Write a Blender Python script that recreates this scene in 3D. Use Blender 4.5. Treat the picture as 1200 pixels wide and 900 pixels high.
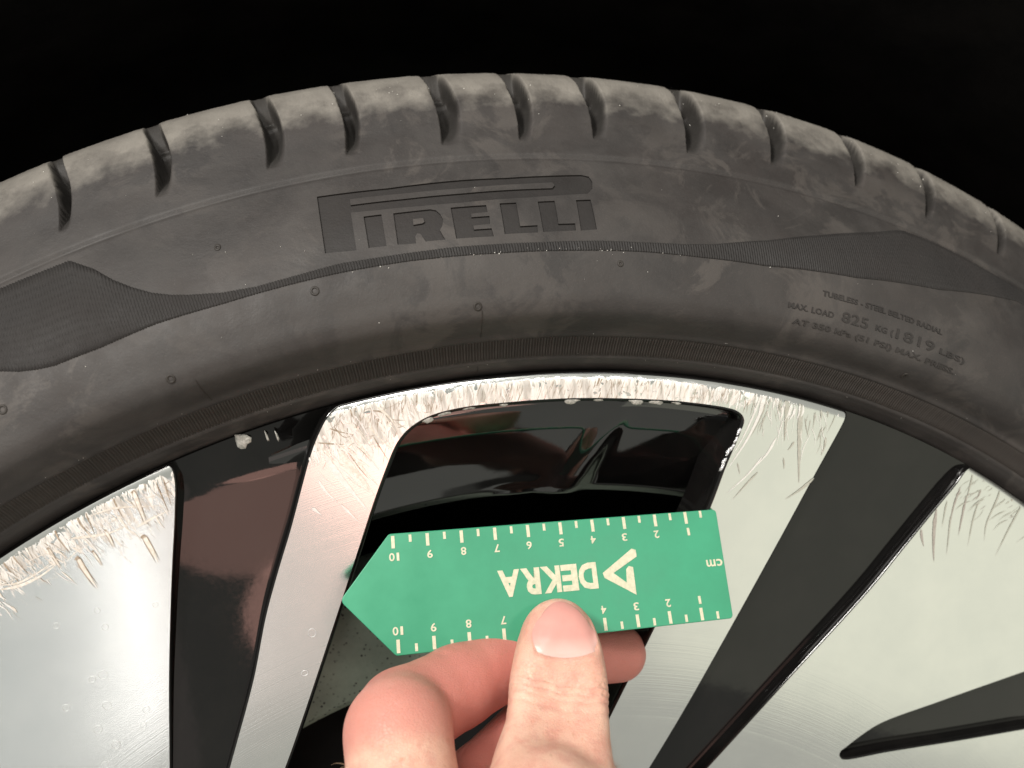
import bpy, bmesh, math, random
import numpy as np
from mathutils import Matrix, Vector
from mathutils.geometry import delaunay_2d_cdt

# ------------------------------------------------------------------ scene, camera, light
for o in list(bpy.data.objects):
    bpy.data.objects.remove(o)
scene = bpy.context.scene
col = scene.collection
MM = 0.001                       # every length below is given in millimetres

cam_data = bpy.data.cameras.new('camera')
cam_data.sensor_width = 36.0
cam_data.lens = 36.0 * 923.573 / 1200.0
cam_data.clip_start = 0.005
cam_data.clip_end = 50.0
cam_data.dof.use_dof = True
cam_data.dof.focus_distance = 0.225
cam_data.dof.aperture_fstop = 11.0
camera = bpy.data.objects.new('camera', cam_data)
col.objects.link(camera)
CR = ((0.98275, 0.16556, 0.0824), (-0.17667, 0.97217, 0.15386), (-0.05463, -0.16576, 0.98465))
camera.matrix_world = Matrix((
    (CR[0][0], CR[0][2], -CR[0][1], -39.08 * MM),
    (CR[1][0], CR[1][2], -CR[1][1], -224.17 * MM),
    (CR[2][0], CR[2][2], -CR[2][1], 326.95 * MM),
    (0, 0, 0, 1)))
scene.camera = camera

world = bpy.data.worlds.new('World')
scene.world = world
world.use_nodes = True
bg = world.node_tree.nodes['Background']
bg.inputs['Color'].default_value = (0.96, 0.96, 0.86, 1)
bg.inputs['Strength'].default_value = 0.44

scene.view_settings.view_transform = 'Standard'
scene.view_settings.look = 'None'
scene.view_settings.gamma = 1.0
scene.view_settings.exposure = 0.0
scene.view_settings.use_curve_mapping = False

def area_lamp(name, loc, target, sx, sy, power, color):
    d = bpy.data.lights.new(name, 'AREA')
    d.shape = 'RECTANGLE'
    d.size, d.size_y = sx, sy
    d.energy = power
    d.color = color
    o = bpy.data.objects.new(name, d)
    col.objects.link(o)
    o.location = loc
    o.rotation_euler = (Vector(target) - Vector(loc)).to_track_quat('-Z', 'Y').to_euler()
    return o

area_lamp('workshop_ceiling_lamp', (-0.62, -1.10, 1.62), (-0.1, 0, 0.25), 1.7, 0.32, 22, (1.0, 0.96, 0.90))
area_lamp('workshop_key_lamp', (-1.00, -1.05, 1.42), (0, 0, 0.25), 0.30, 0.26, 27, (1.0, 0.96, 0.91))
area_lamp('nail_highlight_lamp', (0.62, -1.70, 1.22), (0, 0, 0.25), 0.42, 0.16, 3.2, (1.0, 0.98, 0.94))  # added lamp that gives the thumbnail its highlight
area_lamp('pale_wall_fill', (2.0, -2.2, -0.35), (0, 0, 0.25), 2.4, 2.4, 8.0, (1.0, 1.0, 0.76))  # added panel light in place of a pale greenish wall mirrored at right
area_lamp('left_face_fill', (-1.35, -2.3, -0.6), (0, 0, 0.25), 1.3, 1.6, 1.3, (0.86, 0.93, 1.0))  # added bluish fill for the left spoke face to mirror
area_lamp('left_streak_fill', (-0.50, -1.2, -0.28), (0, 0, 0.25), 0.03, 0.45, 0.17, (1.0, 0.98, 0.95))  # added strip that makes the white streak on the left spoke face
area_lamp('skin_tone_fill', (-0.40, -1.7, -0.30), (0, 0, 0.25), 0.5, 0.9, 0.35, (1.0, 0.74, 0.70))  # added pink fill standing in for the photographer mirrored in the thin spoke
for n_, l_, sx, sy, p_ in (('pocket_glow_upper', (0.03, -1.2, 0.02), 0.42, 0.34, 0.75), ('pocket_glow_lower', (0.06, -1.2, -0.24), 0.17, 0.20, 0.32)):  # added skin-toned lights standing in for the hand mirrored in the left pocket
    area_lamp(n_, l_, (0, 0, 0.25), sx, sy, p_, (1.0, 0.52, 0.42)).data.shape = 'ELLIPSE'

# ------------------------------------------------------------------ measured outlines (mm)
# tyre outlines are (angle in degrees from the wheel's top, radius); wheel face outlines are (x, z);
# card outlines are (along, across) on the card
LETTER_P = [(-8.55, 348.79), (-5.29, 347.83), (-1.87, 347.98), (0.35, 347.92), (2.25, 348.34), (4.02, 348.82), (4.37, 348.36), (4.48, 346.78), (4.40, 344.64), (4.12, 343.02), (2.45, 342.26), (1.12, 341.79), (-2.10, 341.34), (-4.02, 341.53), (-6.00, 342.01), (-7.19, 342.52), (-7.28, 332.12), (-8.70, 332.98)]
LETTER_P_SLOT = [(-7.11, 346.33), (-4.56, 345.69), (-1.96, 345.48), (1.58, 346.03), (2.47, 346.30), (2.56, 345.44), (2.41, 344.52), (1.52, 344.37), (-2.01, 343.98), (-4.61, 344.10), (-7.13, 344.64)]
LETTER_I = [(-6.66, 340.83), (-5.84, 340.66), (-5.90, 331.94), (-6.72, 332.22)]
LETTER_R = [(-5.30, 340.46), (-3.58, 340.31), (-3.32, 339.82), (-3.16, 338.62), (-3.08, 337.01), (-3.18, 335.28), (-3.33, 334.31), (-3.16, 331.56), (-4.08, 331.67), (-4.25, 333.89), (-4.39, 334.16), (-4.51, 333.38), (-4.54, 331.49), (-5.39, 331.84)]
LETTER_R_HOLE = [(-4.46, 338.13), (-3.99, 338.14), (-3.96, 337.04), (-4.07, 336.66), (-4.49, 336.55)]
LETTER_E = [(-2.63, 340.18), (-0.94, 340.13), (-0.94, 338.11), (-1.73, 338.01), (-1.75, 337.00), (-0.89, 337.00), (-0.93, 334.77), (-1.74, 334.60), (-1.74, 333.54), (-0.90, 333.53), (-0.86, 331.28), (-2.65, 331.51)]
LETTER_L_FIRST = [(-0.29, 340.40), (0.51, 340.44), (0.48, 333.69), (1.32, 333.81), (1.27, 331.75), (-0.33, 331.72)]
LETTER_L_SECOND = [(1.56, 340.55), (2.39, 340.73), (2.36, 334.07), (3.18, 334.22), (3.16, 332.18), (1.54, 331.88)]
LETTER_I_LAST = [(3.45, 340.99), (4.19, 341.28), (4.22, 332.61), (3.41, 332.19)]
BAND_UPPER = [(-22.94, 352.41), (-21.37, 351.97), (-19.73, 351.64), (-18.72, 346.67), (-18.00, 342.01), (-17.25, 338.32), (-16.49, 335.27), (-15.72, 333.15), (-14.93, 331.62), (-13.54, 329.67), (-12.02, 328.74), (-10.06, 329.01), (-8.17, 329.58), (-6.43, 329.31), (-4.07, 329.25), (-2.90, 329.32), (-0.71, 329.13), (1.40, 329.07), (4.59, 329.44), (6.32, 329.47), (8.55, 329.92), (10.20, 330.98), (13.29, 334.94), (16.41, 340.52), (19.78, 347.11), (21.99, 352.38), (24.20, 353.00), (27.41, 352.45), (30.41, 352.22)]
BAND_LOWER = [(-23.61, 331.89), (-22.86, 329.68), (-22.07, 328.13), (-21.33, 327.21), (-19.23, 326.74), (-16.65, 327.30), (-13.67, 326.77), (-8.17, 327.09), (-4.99, 327.00), (-0.95, 326.57), (2.98, 326.56), (6.40, 326.76), (9.40, 326.63), (12.94, 327.02), (18.27, 330.07), (23.62, 335.92), (29.51, 346.46)]
NUBS = [(-9.52, 324.03), (-2.09, 313.14), (5.22, 323.27), (-16.89, 313.30), (-24.07, 323.17), (-13.30, 341.42), (22.82, 307.02), (-22.54, 358.88), (-15.69, 359.13)]
GROOVES = [(-20.13, -19.28, -19.96, 360.52, -19.41, 361.90), (-15.78, -14.74, -15.57, 360.20, -14.82, 363.35), (-10.84, -9.74, -10.54, 359.56, -9.63, 360.08), (-7.17, -6.16, -6.92, 359.08, -6.23, 359.45), (-2.91, -1.55, -2.46, 358.75, -1.41, 359.92), (0.83, 2.10, 1.28, 359.32, 1.93, 360.15), (4.39, 5.83, 4.99, 360.52, 5.66, 361.11), (9.43, 10.97, 9.76, 358.92, 10.76, 362.00), (14.22, 15.72, 14.46, 361.25, 15.19, 361.19), (18.96, 20.39, 19.47, 362.44, 19.99, 362.64), (23.86, 25.07, 23.88, 361.17, 24.29, 361.59), (28.96, 29.89, 28.89, 361.78, 29.42, 362.79)]
FACE_LEFT_EDGE = [(-98.34, 274.35), (-97.32, 272.66), (-96.92, 269.45), (-98.27, 258.50), (-100.14, 247.20), (-102.09, 234.72), (-105.35, 211.44), (-108.54, 183.85), (-110.39, 167.47)]
FACE_MID_LEFT_EDGE = [(-49.56, 287.53), (-51.37, 285.85), (-54.45, 283.17), (-56.94, 279.20), (-59.57, 273.74), (-62.76, 265.05), (-67.34, 252.10), (-72.13, 239.79), (-76.79, 226.80), (-82.24, 207.82), (-91.89, 180.84), (-97.03, 166.29)]
WINDOW = [(-83.91, 162.31), (-76.35, 178.04), (-70.11, 192.40), (-58.93, 219.45), (-50.11, 241.18), (-42.85, 259.06), (-38.67, 268.35), (-36.91, 271.99), (-35.07, 274.97), (-32.30, 277.86), (-28.44, 280.28), (-24.64, 281.69), (-20.37, 282.57), (-13.85, 283.25), (-2.98, 283.44), (8.29, 283.35), (20.52, 282.72), (34.82, 281.29), (46.71, 279.73), (56.59, 277.93), (65.79, 275.77), (69.16, 274.53), (71.13, 272.86), (71.78, 271.03), (70.82, 268.12), (65.59, 256.91), (60.45, 244.59), (50.56, 224.84), (40.56, 205.70), (24.70, 176.81), (16.41, 161.31), (7.43, 144.54)]
FACE_MID_RIGHT_EDGE = [(106.93, 272.11), (106.67, 269.77), (105.23, 266.83), (95.31, 250.37), (85.59, 234.01), (67.72, 204.47), (49.58, 175.09), (36.45, 155.21), (27.56, 142.19)]
FACE_RIGHT_EDGE = [(153.52, 248.20), (150.72, 246.28), (147.08, 241.95), (140.96, 235.52), (128.72, 222.34), (116.46, 209.15), (86.68, 180.76), (58.47, 153.72), (41.63, 137.88)]
WEDGE = [(106.17, 149.67), (106.63, 151.20), (108.06, 152.08), (114.44, 155.99), (121.50, 159.31), (143.77, 163.88), (177.44, 170.13), (212.26, 176.41), (216.75, 174.42), (214.69, 147.06), (178.83, 147.30), (151.19, 147.36), (124.42, 147.74), (108.78, 147.58), (107.00, 148.22)]
CARD_OUTLINE = [(-65.55, -0.61), (-51.06, 16.90), (50.43, 16.34), (49.68, -16.54), (-50.81, -16.91)]
CARD_LOGO = [(11.18, 0.18), (21.19, 6.56), (22.43, 6.06), (22.42, 4.07), (14.50, -0.12), (18.17, -3.22), (18.59, 0.64), (19.50, 1.51), (20.81, 1.11), (20.65, -7.03), (11.56, -1.29)]
NUM_TOP = [(-49.79, 10.44), (-39.59, 10.22), (-29.72, 10.20), (-19.87, 10.08), (-10.13, 10.21), (-0.25, 10.23), (9.64, 10.14), (19.52, 10.19), (29.78, 10.15), (40.13, 10.07)]
GOUGES_LEFT = [
    ('gouge', 1.50, [(-106.7, 254.8), (-105.6, 251.6), (-103.9, 246.7)]),
    ('gouge', 1.40, [(-124.4, 250.7), (-123.0, 246.6), (-120.5, 241.2)]),
    ('gouge', 0.90, [(-116.4, 257.6), (-115.5, 255.1), (-114.7, 252.2)]),
    ('gouge', 0.80, [(-131.3, 254.3), (-130.3, 251.4), (-128.9, 247.9)]),
    ('gouge', 0.70, [(-120.3, 252.1), (-119.5, 250.1), (-118.4, 247.4)]),
    ('gouge', 1.20, [(-107.8, 267.8), (-106.7, 262.8), (-105.6, 257.7)]),
    ('dark', 0.50, [(-114.0, 268.5), (-112.8, 264.6), (-111.2, 260.0)]),
    ('dark', 0.45, [(-143.7, 252.5), (-141.8, 249.1), (-139.6, 244.7)]),
    ('dark', 0.40, [(-141.5, 254.4), (-139.6, 251.5), (-137.3, 247.4)]),
    ('cream', 0.60, [(-137.7, 257.7), (-136.8, 254.4), (-135.4, 251.0)]),
    ('cream', 0.90, [(-145.0, 244.0), (-140.1, 244.5), (-134.6, 246.5), (-129.3, 249.9)]),
    ('cream', 0.60, [(-144.8, 245.3), (-140.5, 245.3), (-134.9, 247.6), (-130.2, 250.8)]),
    ('cream', 0.80, [(-126.0, 256.3), (-121.2, 256.3), (-115.3, 256.7), (-108.6, 259.2)]),
    ('cream', 0.60, [(-119.5, 262.1), (-113.4, 263.5), (-106.6, 263.3), (-99.7, 262.8)]),
    ('dark', 0.40, [(-101.8, 269.9), (-100.5, 264.8), (-99.5, 260.9)]),
    ('dark', 0.35, [(-99.8, 270.7), (-99.1, 266.3), (-98.5, 262.4)]),
    ('dark', 0.50, [(-129.7, 260.6), (-128.4, 256.6), (-126.1, 252.0)]),
    ('dark', 0.50, [(-123.6, 263.6), (-122.2, 259.7), (-120.2, 256.2)]),
    ('dark', 0.40, [(-121.1, 263.9), (-120.1, 260.5), (-119.2, 256.6)]),
    ('cream', 0.70, [(-108.3, 257.5), (-103.6, 259.7), (-98.9, 261.4)])]
GOUGES_THIN = [
    ('bright', 1.80, [(-56.0, 273.3), (-53.1, 267.2), (-49.1, 260.9), (-45.2, 255.0)]),
    ('cream', 2.00, [(-51.5, 273.9), (-48.9, 268.4), (-45.7, 263.7), (-43.0, 259.1)]),
    ('bright', 0.80, [(-58.5, 265.9), (-56.6, 262.2), (-53.6, 258.5)]),
    ('bright', 0.80, [(-52.9, 258.0), (-50.6, 255.1), (-48.4, 252.2)]),
    ('bright', 1.00, [(-61.0, 257.9), (-59.8, 256.7), (-58.6, 255.4)]),
    ('cream', 1.20, [(-48.9, 274.2), (-45.9, 268.0), (-41.8, 262.2)]),
    ('bright', 1.60, [(-43.8, 274.8), (-43.0, 271.5), (-42.4, 268.5)]),
    ('dark', 0.35, [(-49.5, 273.2), (-46.9, 268.4), (-44.2, 264.4)]),
    ('dark', 0.40, [(-57.7, 276.6), (-54.3, 276.0), (-49.8, 275.3)]),
    ('dark', 0.40, [(-54.1, 280.5), (-51.0, 279.1), (-47.6, 278.0)]),
    ('dark', 0.40, [(-42.5, 284.6), (-39.0, 283.8), (-36.6, 281.5), (-32.6, 280.8)]),
    ('dark', 0.40, [(-47.9, 286.2), (-47.2, 282.5), (-46.0, 278.7)]),
    ('dark', 0.30, [(-52.8, 280.9), (-50.1, 277.5), (-47.6, 277.8)]),
    ('cream', 0.80, [(-47.5, 278.8), (-45.4, 273.9), (-42.3, 268.7)]),
    ('dark', 0.30, [(-42.1, 277.2), (-40.3, 273.4), (-38.3, 269.4)]),
    ('bright', 0.70, [(-60.3, 272.7), (-60.0, 271.3), (-59.6, 270.0)])]
GOUGES_RIGHT_SPOKE = [
    ('grey', 1.50, [(86.2, 278.1), (86.1, 273.3), (85.6, 267.8), (85.3, 263.2)]),
    ('grey', 1.70, [(91.1, 277.1), (90.7, 270.7), (90.4, 261.8), (90.3, 248.9)]),
    ('grey', 0.70, [(100.4, 272.0), (100.1, 269.3)]),
    ('grey', 0.70, [(98.0, 272.2), (97.8, 268.9)]),
    ('grey', 0.80, [(99.6, 263.2), (99.1, 259.9), (97.9, 257.2)]),
    ('grey', 0.50, [(98.4, 266.6), (97.2, 264.0), (96.4, 261.8)]),
    ('grey', 0.60, [(88.7, 262.8), (87.6, 261.3), (86.4, 260.0)]),
    ('grey', 0.90, [(95.6, 250.1), (91.5, 247.1), (85.6, 244.0)]),
    ('grey', 0.50, [(84.9, 257.9), (85.2, 255.6), (85.1, 254.0)]),
    ('grey', 0.50, [(69.3, 257.8), (69.8, 255.8), (70.1, 253.9)]),
    ('grey', 0.60, [(76.5, 254.3), (72.1, 250.3), (67.5, 245.8)]),
    ('bright', 1.00, [(79.7, 279.8), (76.8, 272.5), (72.8, 265.2), (66.4, 256.5)]),
    ('bright', 0.70, [(78.0, 280.0), (75.1, 273.2), (71.1, 265.4), (67.6, 260.2)]),
    ('bright', 0.80, [(82.6, 264.8), (79.7, 260.1), (75.3, 255.8)]),
    ('bright', 0.60, [(78.0, 259.2), (73.3, 254.1), (65.8, 248.2)]),
    ('grey', 0.50, [(79.7, 278.7), (77.7, 272.4), (73.9, 265.6)]),
    ('grey', 0.60, [(79.7, 273.9), (78.0, 270.2), (76.8, 267.0)]),
    ('grey', 0.50, [(76.0, 280.1), (74.8, 275.9), (73.7, 272.2)])]
GOUGES_RIGHT = [
    ('brown', 0.90, [(134.7, 228.2), (134.9, 225.8), (135.9, 221.8)]),
    ('brown', 1.30, [(140.2, 234.7), (139.6, 228.8), (139.6, 220.4), (139.9, 216.1)]),
    ('grey', 0.60, [(145.6, 231.7), (145.2, 225.8), (144.6, 218.0)]),
    ('brown', 0.60, [(149.0, 241.4), (146.7, 235.2), (145.1, 227.0)]),
    ('brown', 0.70, [(151.4, 238.2), (150.1, 231.8), (148.8, 224.1)]),
    ('grey', 0.60, [(153.6, 245.7), (152.3, 240.5), (151.2, 235.9)]),
    ('brown', 0.50, [(156.8, 239.7), (156.0, 237.7), (154.9, 236.0)]),
    ('grey', 0.50, [(156.1, 235.9), (154.1, 228.9), (152.6, 220.0)]),
    ('grey', 0.60, [(164.7, 239.5), (162.4, 234.0), (159.4, 227.1), (158.8, 221.1)]),
    ('grey', 0.60, [(173.0, 232.5), (168.8, 225.4), (163.4, 215.0)]),
    ('dark', 0.60, [(169.6, 235.9), (168.9, 233.9)]),
    ('brown', 0.50, [(158.3, 243.4), (157.7, 242.0)]),
    ('grey', 0.50, [(144.1, 237.2), (143.3, 233.2), (142.5, 227.9)])]
CHAIN_THUMB = [(3.8, -25.4, 221.9, 9.7), (2.8, -29.5, 218.1, 11.0), (0.9, -36.5, 212.4, 12.3), (-1.9, -45.0, 205.5, 12.4), (-5.3, -54.0, 201.6, 14.0), (-9.5, -64.0, 197.3, 15.5)]
CHAIN_INDEX = [(-41.3, -62.0, 195.5, 14.0), (-41.5, -42.0, 211.0, 13.0), (-40.2, -34.0, 209.8, 12.0), (-24.9, -22.0, 208.9, 11.0), (-7.3, -11.0, 208.5, 9.8), (11.0, -4.0, 203.7, 9.6), (29.4, 3.5, 197.6, 9.0)]
CHAIN_MIDDLE = [(-27.4, -48.0, 182.5, 13.0), (-21.1, -32.0, 184.9, 10.5), (-1.9, -16.0, 189.8, 9.8), (8.6, -8.0, 190.7, 8.6)]
CHIPS = [(16.8, 281.9), (25.0, 281.9), (37.1, 280.1), (43.4, 279.5), (49.8, 278.6), (-13.9, 282.7), (-3.8, 282.9), (-26.5, 280.3), (-21.4, 281.7)]
CHIPS_EDGE = [(70.3, 267.8), (69.2, 265.1), (67.9, 262.8), (66.6, 261.7), (65.0, 258.5), (64.4, 256.7)]
POCKET_CHIP = [(-78.5, 279.5), (-69.0, 279.9), (-71.8, 280.1)]
WATER_SPOTS = [(-122.5, 215.5, 1.25), (-125.5, 214.6, 0.90), (-122.7, 206.1, 1.15), (-126.0, 199.2, 1.20), (-121.9, 193.6, 1.20), (-133.3, 207.1, 1.00), (-113.9, 198.3, 0.90), (-120.1, 229.6, 0.90), (-112.5, 203.1, 0.90), (-121.5, 234.7, 0.80), (-132.4, 231.8, 0.80), (-106.2, 234.4, 0.70), (-125.7, 187.8, 1.10), (-64.5, 219.8, 1.20), (-67.8, 207.5, 0.90)]

# ------------------------------------------------------------------ helpers
rng = random.Random(7)
nrng = np.random.default_rng(11)

def node_mat(name):
    m = bpy.data.materials.new(name)
    m.use_nodes = True
    nt = m.node_tree
    return m, nt, nt.nodes['Principled BSDF']

def N(nt, kind, **kw):
    n = nt.nodes.new(kind)
    for k, v in kw.items():
        setattr(n, k, v)
    return n

def ramp(nt, src, stops):
    r = N(nt, 'ShaderNodeValToRGB')
    el = r.color_ramp.elements
    while len(el) < len(stops):
        el.new(0.5)
    for e, (p, c) in zip(el, stops):
        e.position = p
        e.color = (c, c, c, 1) if isinstance(c, (int, float)) else (*c, 1)
    nt.links.new(src, r.inputs[0])
    return r.outputs[0]

def noise(nt, scale, detail=4, rough=0.55, vec=None, dist=0.0):
    n = N(nt, 'ShaderNodeTexNoise')
    n.inputs['Scale'].default_value = scale
    n.inputs['Detail'].default_value = detail
    n.inputs['Roughness'].default_value = rough
    n.inputs['Distortion'].default_value = dist
    if vec is None:
        tc = N(nt, 'ShaderNodeTexCoord')
        vec = tc.outputs['Object']
    nt.links.new(vec, n.inputs['Vector'])
    return n.outputs[0]

def mixc(nt, fac, a, b):
    m = N(nt, 'ShaderNodeMix', data_type='RGBA')
    for sock, v in ((m.inputs[0], fac), (m.inputs[6], a), (m.inputs[7], b)):
        if isinstance(v, (tuple, list)):
            sock.default_value = (*v, 1)
        elif isinstance(v, (int, float)):
            sock.default_value = v
        else:
            nt.links.new(v, sock)
    return m.outputs[2]

def math_n(nt, op, a, b=0.0, clamp=False):
    m = N(nt, 'ShaderNodeMath', operation=op, use_clamp=clamp)
    for i, v in enumerate((a, b)):
        if isinstance(v, (int, float)):
            m.inputs[i].default_value = v
        else:
            nt.links.new(v, m.inputs[i])
    return m.outputs[0]

def bump(nt, bsdf, height, strength, dist):
    b = N(nt, 'ShaderNodeBump')
    b.inputs['Strength'].default_value = strength
    b.inputs['Distance'].default_value = dist
    nt.links.new(height, b.inputs['Height'])
    nt.links.new(b.outputs[0], bsdf.inputs['Normal'])
    return b

def radius_socket(nt):
    tc = N(nt, 'ShaderNodeTexCoord')
    sp = N(nt, 'ShaderNodeSeparateXYZ')
    nt.links.new(tc.outputs['Object'], sp.inputs[0])
    cb = N(nt, 'ShaderNodeCombineXYZ')
    nt.links.new(sp.outputs[0], cb.inputs[0])
    nt.links.new(sp.outputs[2], cb.inputs[1])
    ln = N(nt, 'ShaderNodeVectorMath', operation='LENGTH')
    nt.links.new(cb.outputs[0], ln.inputs[0])
    return ln.outputs['Value'], tc.outputs['Object'], sp

def rubber(name, base, dust, dust_lo, dust_hi, rough=0.62, tread=False):
    m, nt, b = node_mat(name)
    big = noise(nt, 22, 6, 0.62, dist=0.6)
    mid = noise(nt, 95, 5, 0.6)
    fine = noise(nt, 2400, 3, 0.6)
    amount = ramp(nt, big, [(0.36, dust_lo), (0.68, dust_hi)])
    streak = ramp(nt, mid, [(0.42, 0.0), (0.72, 0.35)])
    amount = math_n(nt, 'ADD', amount, math_n(nt, 'MULTIPLY', streak, dust_hi), True)
    if tread:
        r, _, _ = radius_socket(nt)
        wear = N(nt, 'ShaderNodeMapRange')
        nt.links.new(math_n(nt, 'ADD', r, math_n(nt, 'MULTIPLY', math_n(nt, 'SUBTRACT', mid, 0.5), 0.016)), wear.inputs[0])
        wear.inputs[1].default_value, wear.inputs[2].default_value = 0.3712, 0.3792
        wear.inputs[3].default_value, wear.inputs[4].default_value = 0.0, 0.95
        tread_dust = wear.outputs[0]
    c = mixc(nt, amount, base, dust)
    warm = ramp(nt, noise(nt, 34, 4, 0.6), [(0.45, 0.0), (0.7, 0.5)])
    c = mixc(nt, warm, c, tuple(x * k for x, k in zip(base, (1.5, 1.38, 1.32))))
    if tread:
        blot = math_n(nt, 'MULTIPLY', ramp(nt, noise(nt, 48, 6, 0.68, dist=0.8), [(0.50, 0.0), (0.57, 0.55)]), ramp(nt, noise(nt, 16, 2), [(0.42, 0.1), (0.6, 1.0)]))
        c = mixc(nt, blot, c, (0.085, 0.075, 0.068))
        c = mixc(nt, math_n(nt, 'MULTIPLY', tread_dust, ramp(nt, mid, [(0.25, 0.65), (0.7, 1.0)])), c, (0.235, 0.218, 0.192))
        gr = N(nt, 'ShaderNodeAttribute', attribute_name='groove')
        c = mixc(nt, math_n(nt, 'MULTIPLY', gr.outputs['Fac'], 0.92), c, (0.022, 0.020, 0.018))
    c = mixc(nt, ramp(nt, fine, [(0.62, 0.0), (0.74, 0.22)]), c, tuple(min(1, 1.6 * x) for x in dust))
    nt.links.new(c, b.inputs['Base Color'])
    nt.links.new(ramp(nt, mid, [(0.3, rough - 0.10), (0.7, rough + 0.12)]), b.inputs['Roughness'])
    b.inputs['Specular IOR Level'].default_value = 0.4
    h = math_n(nt, 'ADD', noise(nt, 1500, 4, 0.65), math_n(nt, 'MULTIPLY', noise(nt, 380, 3), 1.6))
    bump(nt, b, h, 0.35, 0.0002)
    return m

RUBBER = rubber('tyre_rubber', (0.0265, 0.0240, 0.0232), (0.098, 0.089, 0.083), 0.02, 0.38, tread=True)
RUBBER_DARK = rubber('tyre_rubber_velvet', (0.0150, 0.0135, 0.0130), (0.046, 0.042, 0.039), 0.02, 0.22, 0.7)
RUBBER_LETTER = rubber('tyre_rubber_letter', (0.0160, 0.0140, 0.0134), (0.047, 0.043, 0.040), 0.03, 0.26, 0.66)
RUBBER_TEXT = rubber('tyre_rubber_text', (0.0175, 0.0158, 0.0150), (0.06, 0.054, 0.050), 0.02, 0.3, 0.6)
RUBBER_BEAD = rubber('tyre_rubber_bead', (0.022, 0.019, 0.0165), (0.070, 0.060, 0.051), 0.05, 0.3, 0.6)

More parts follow.
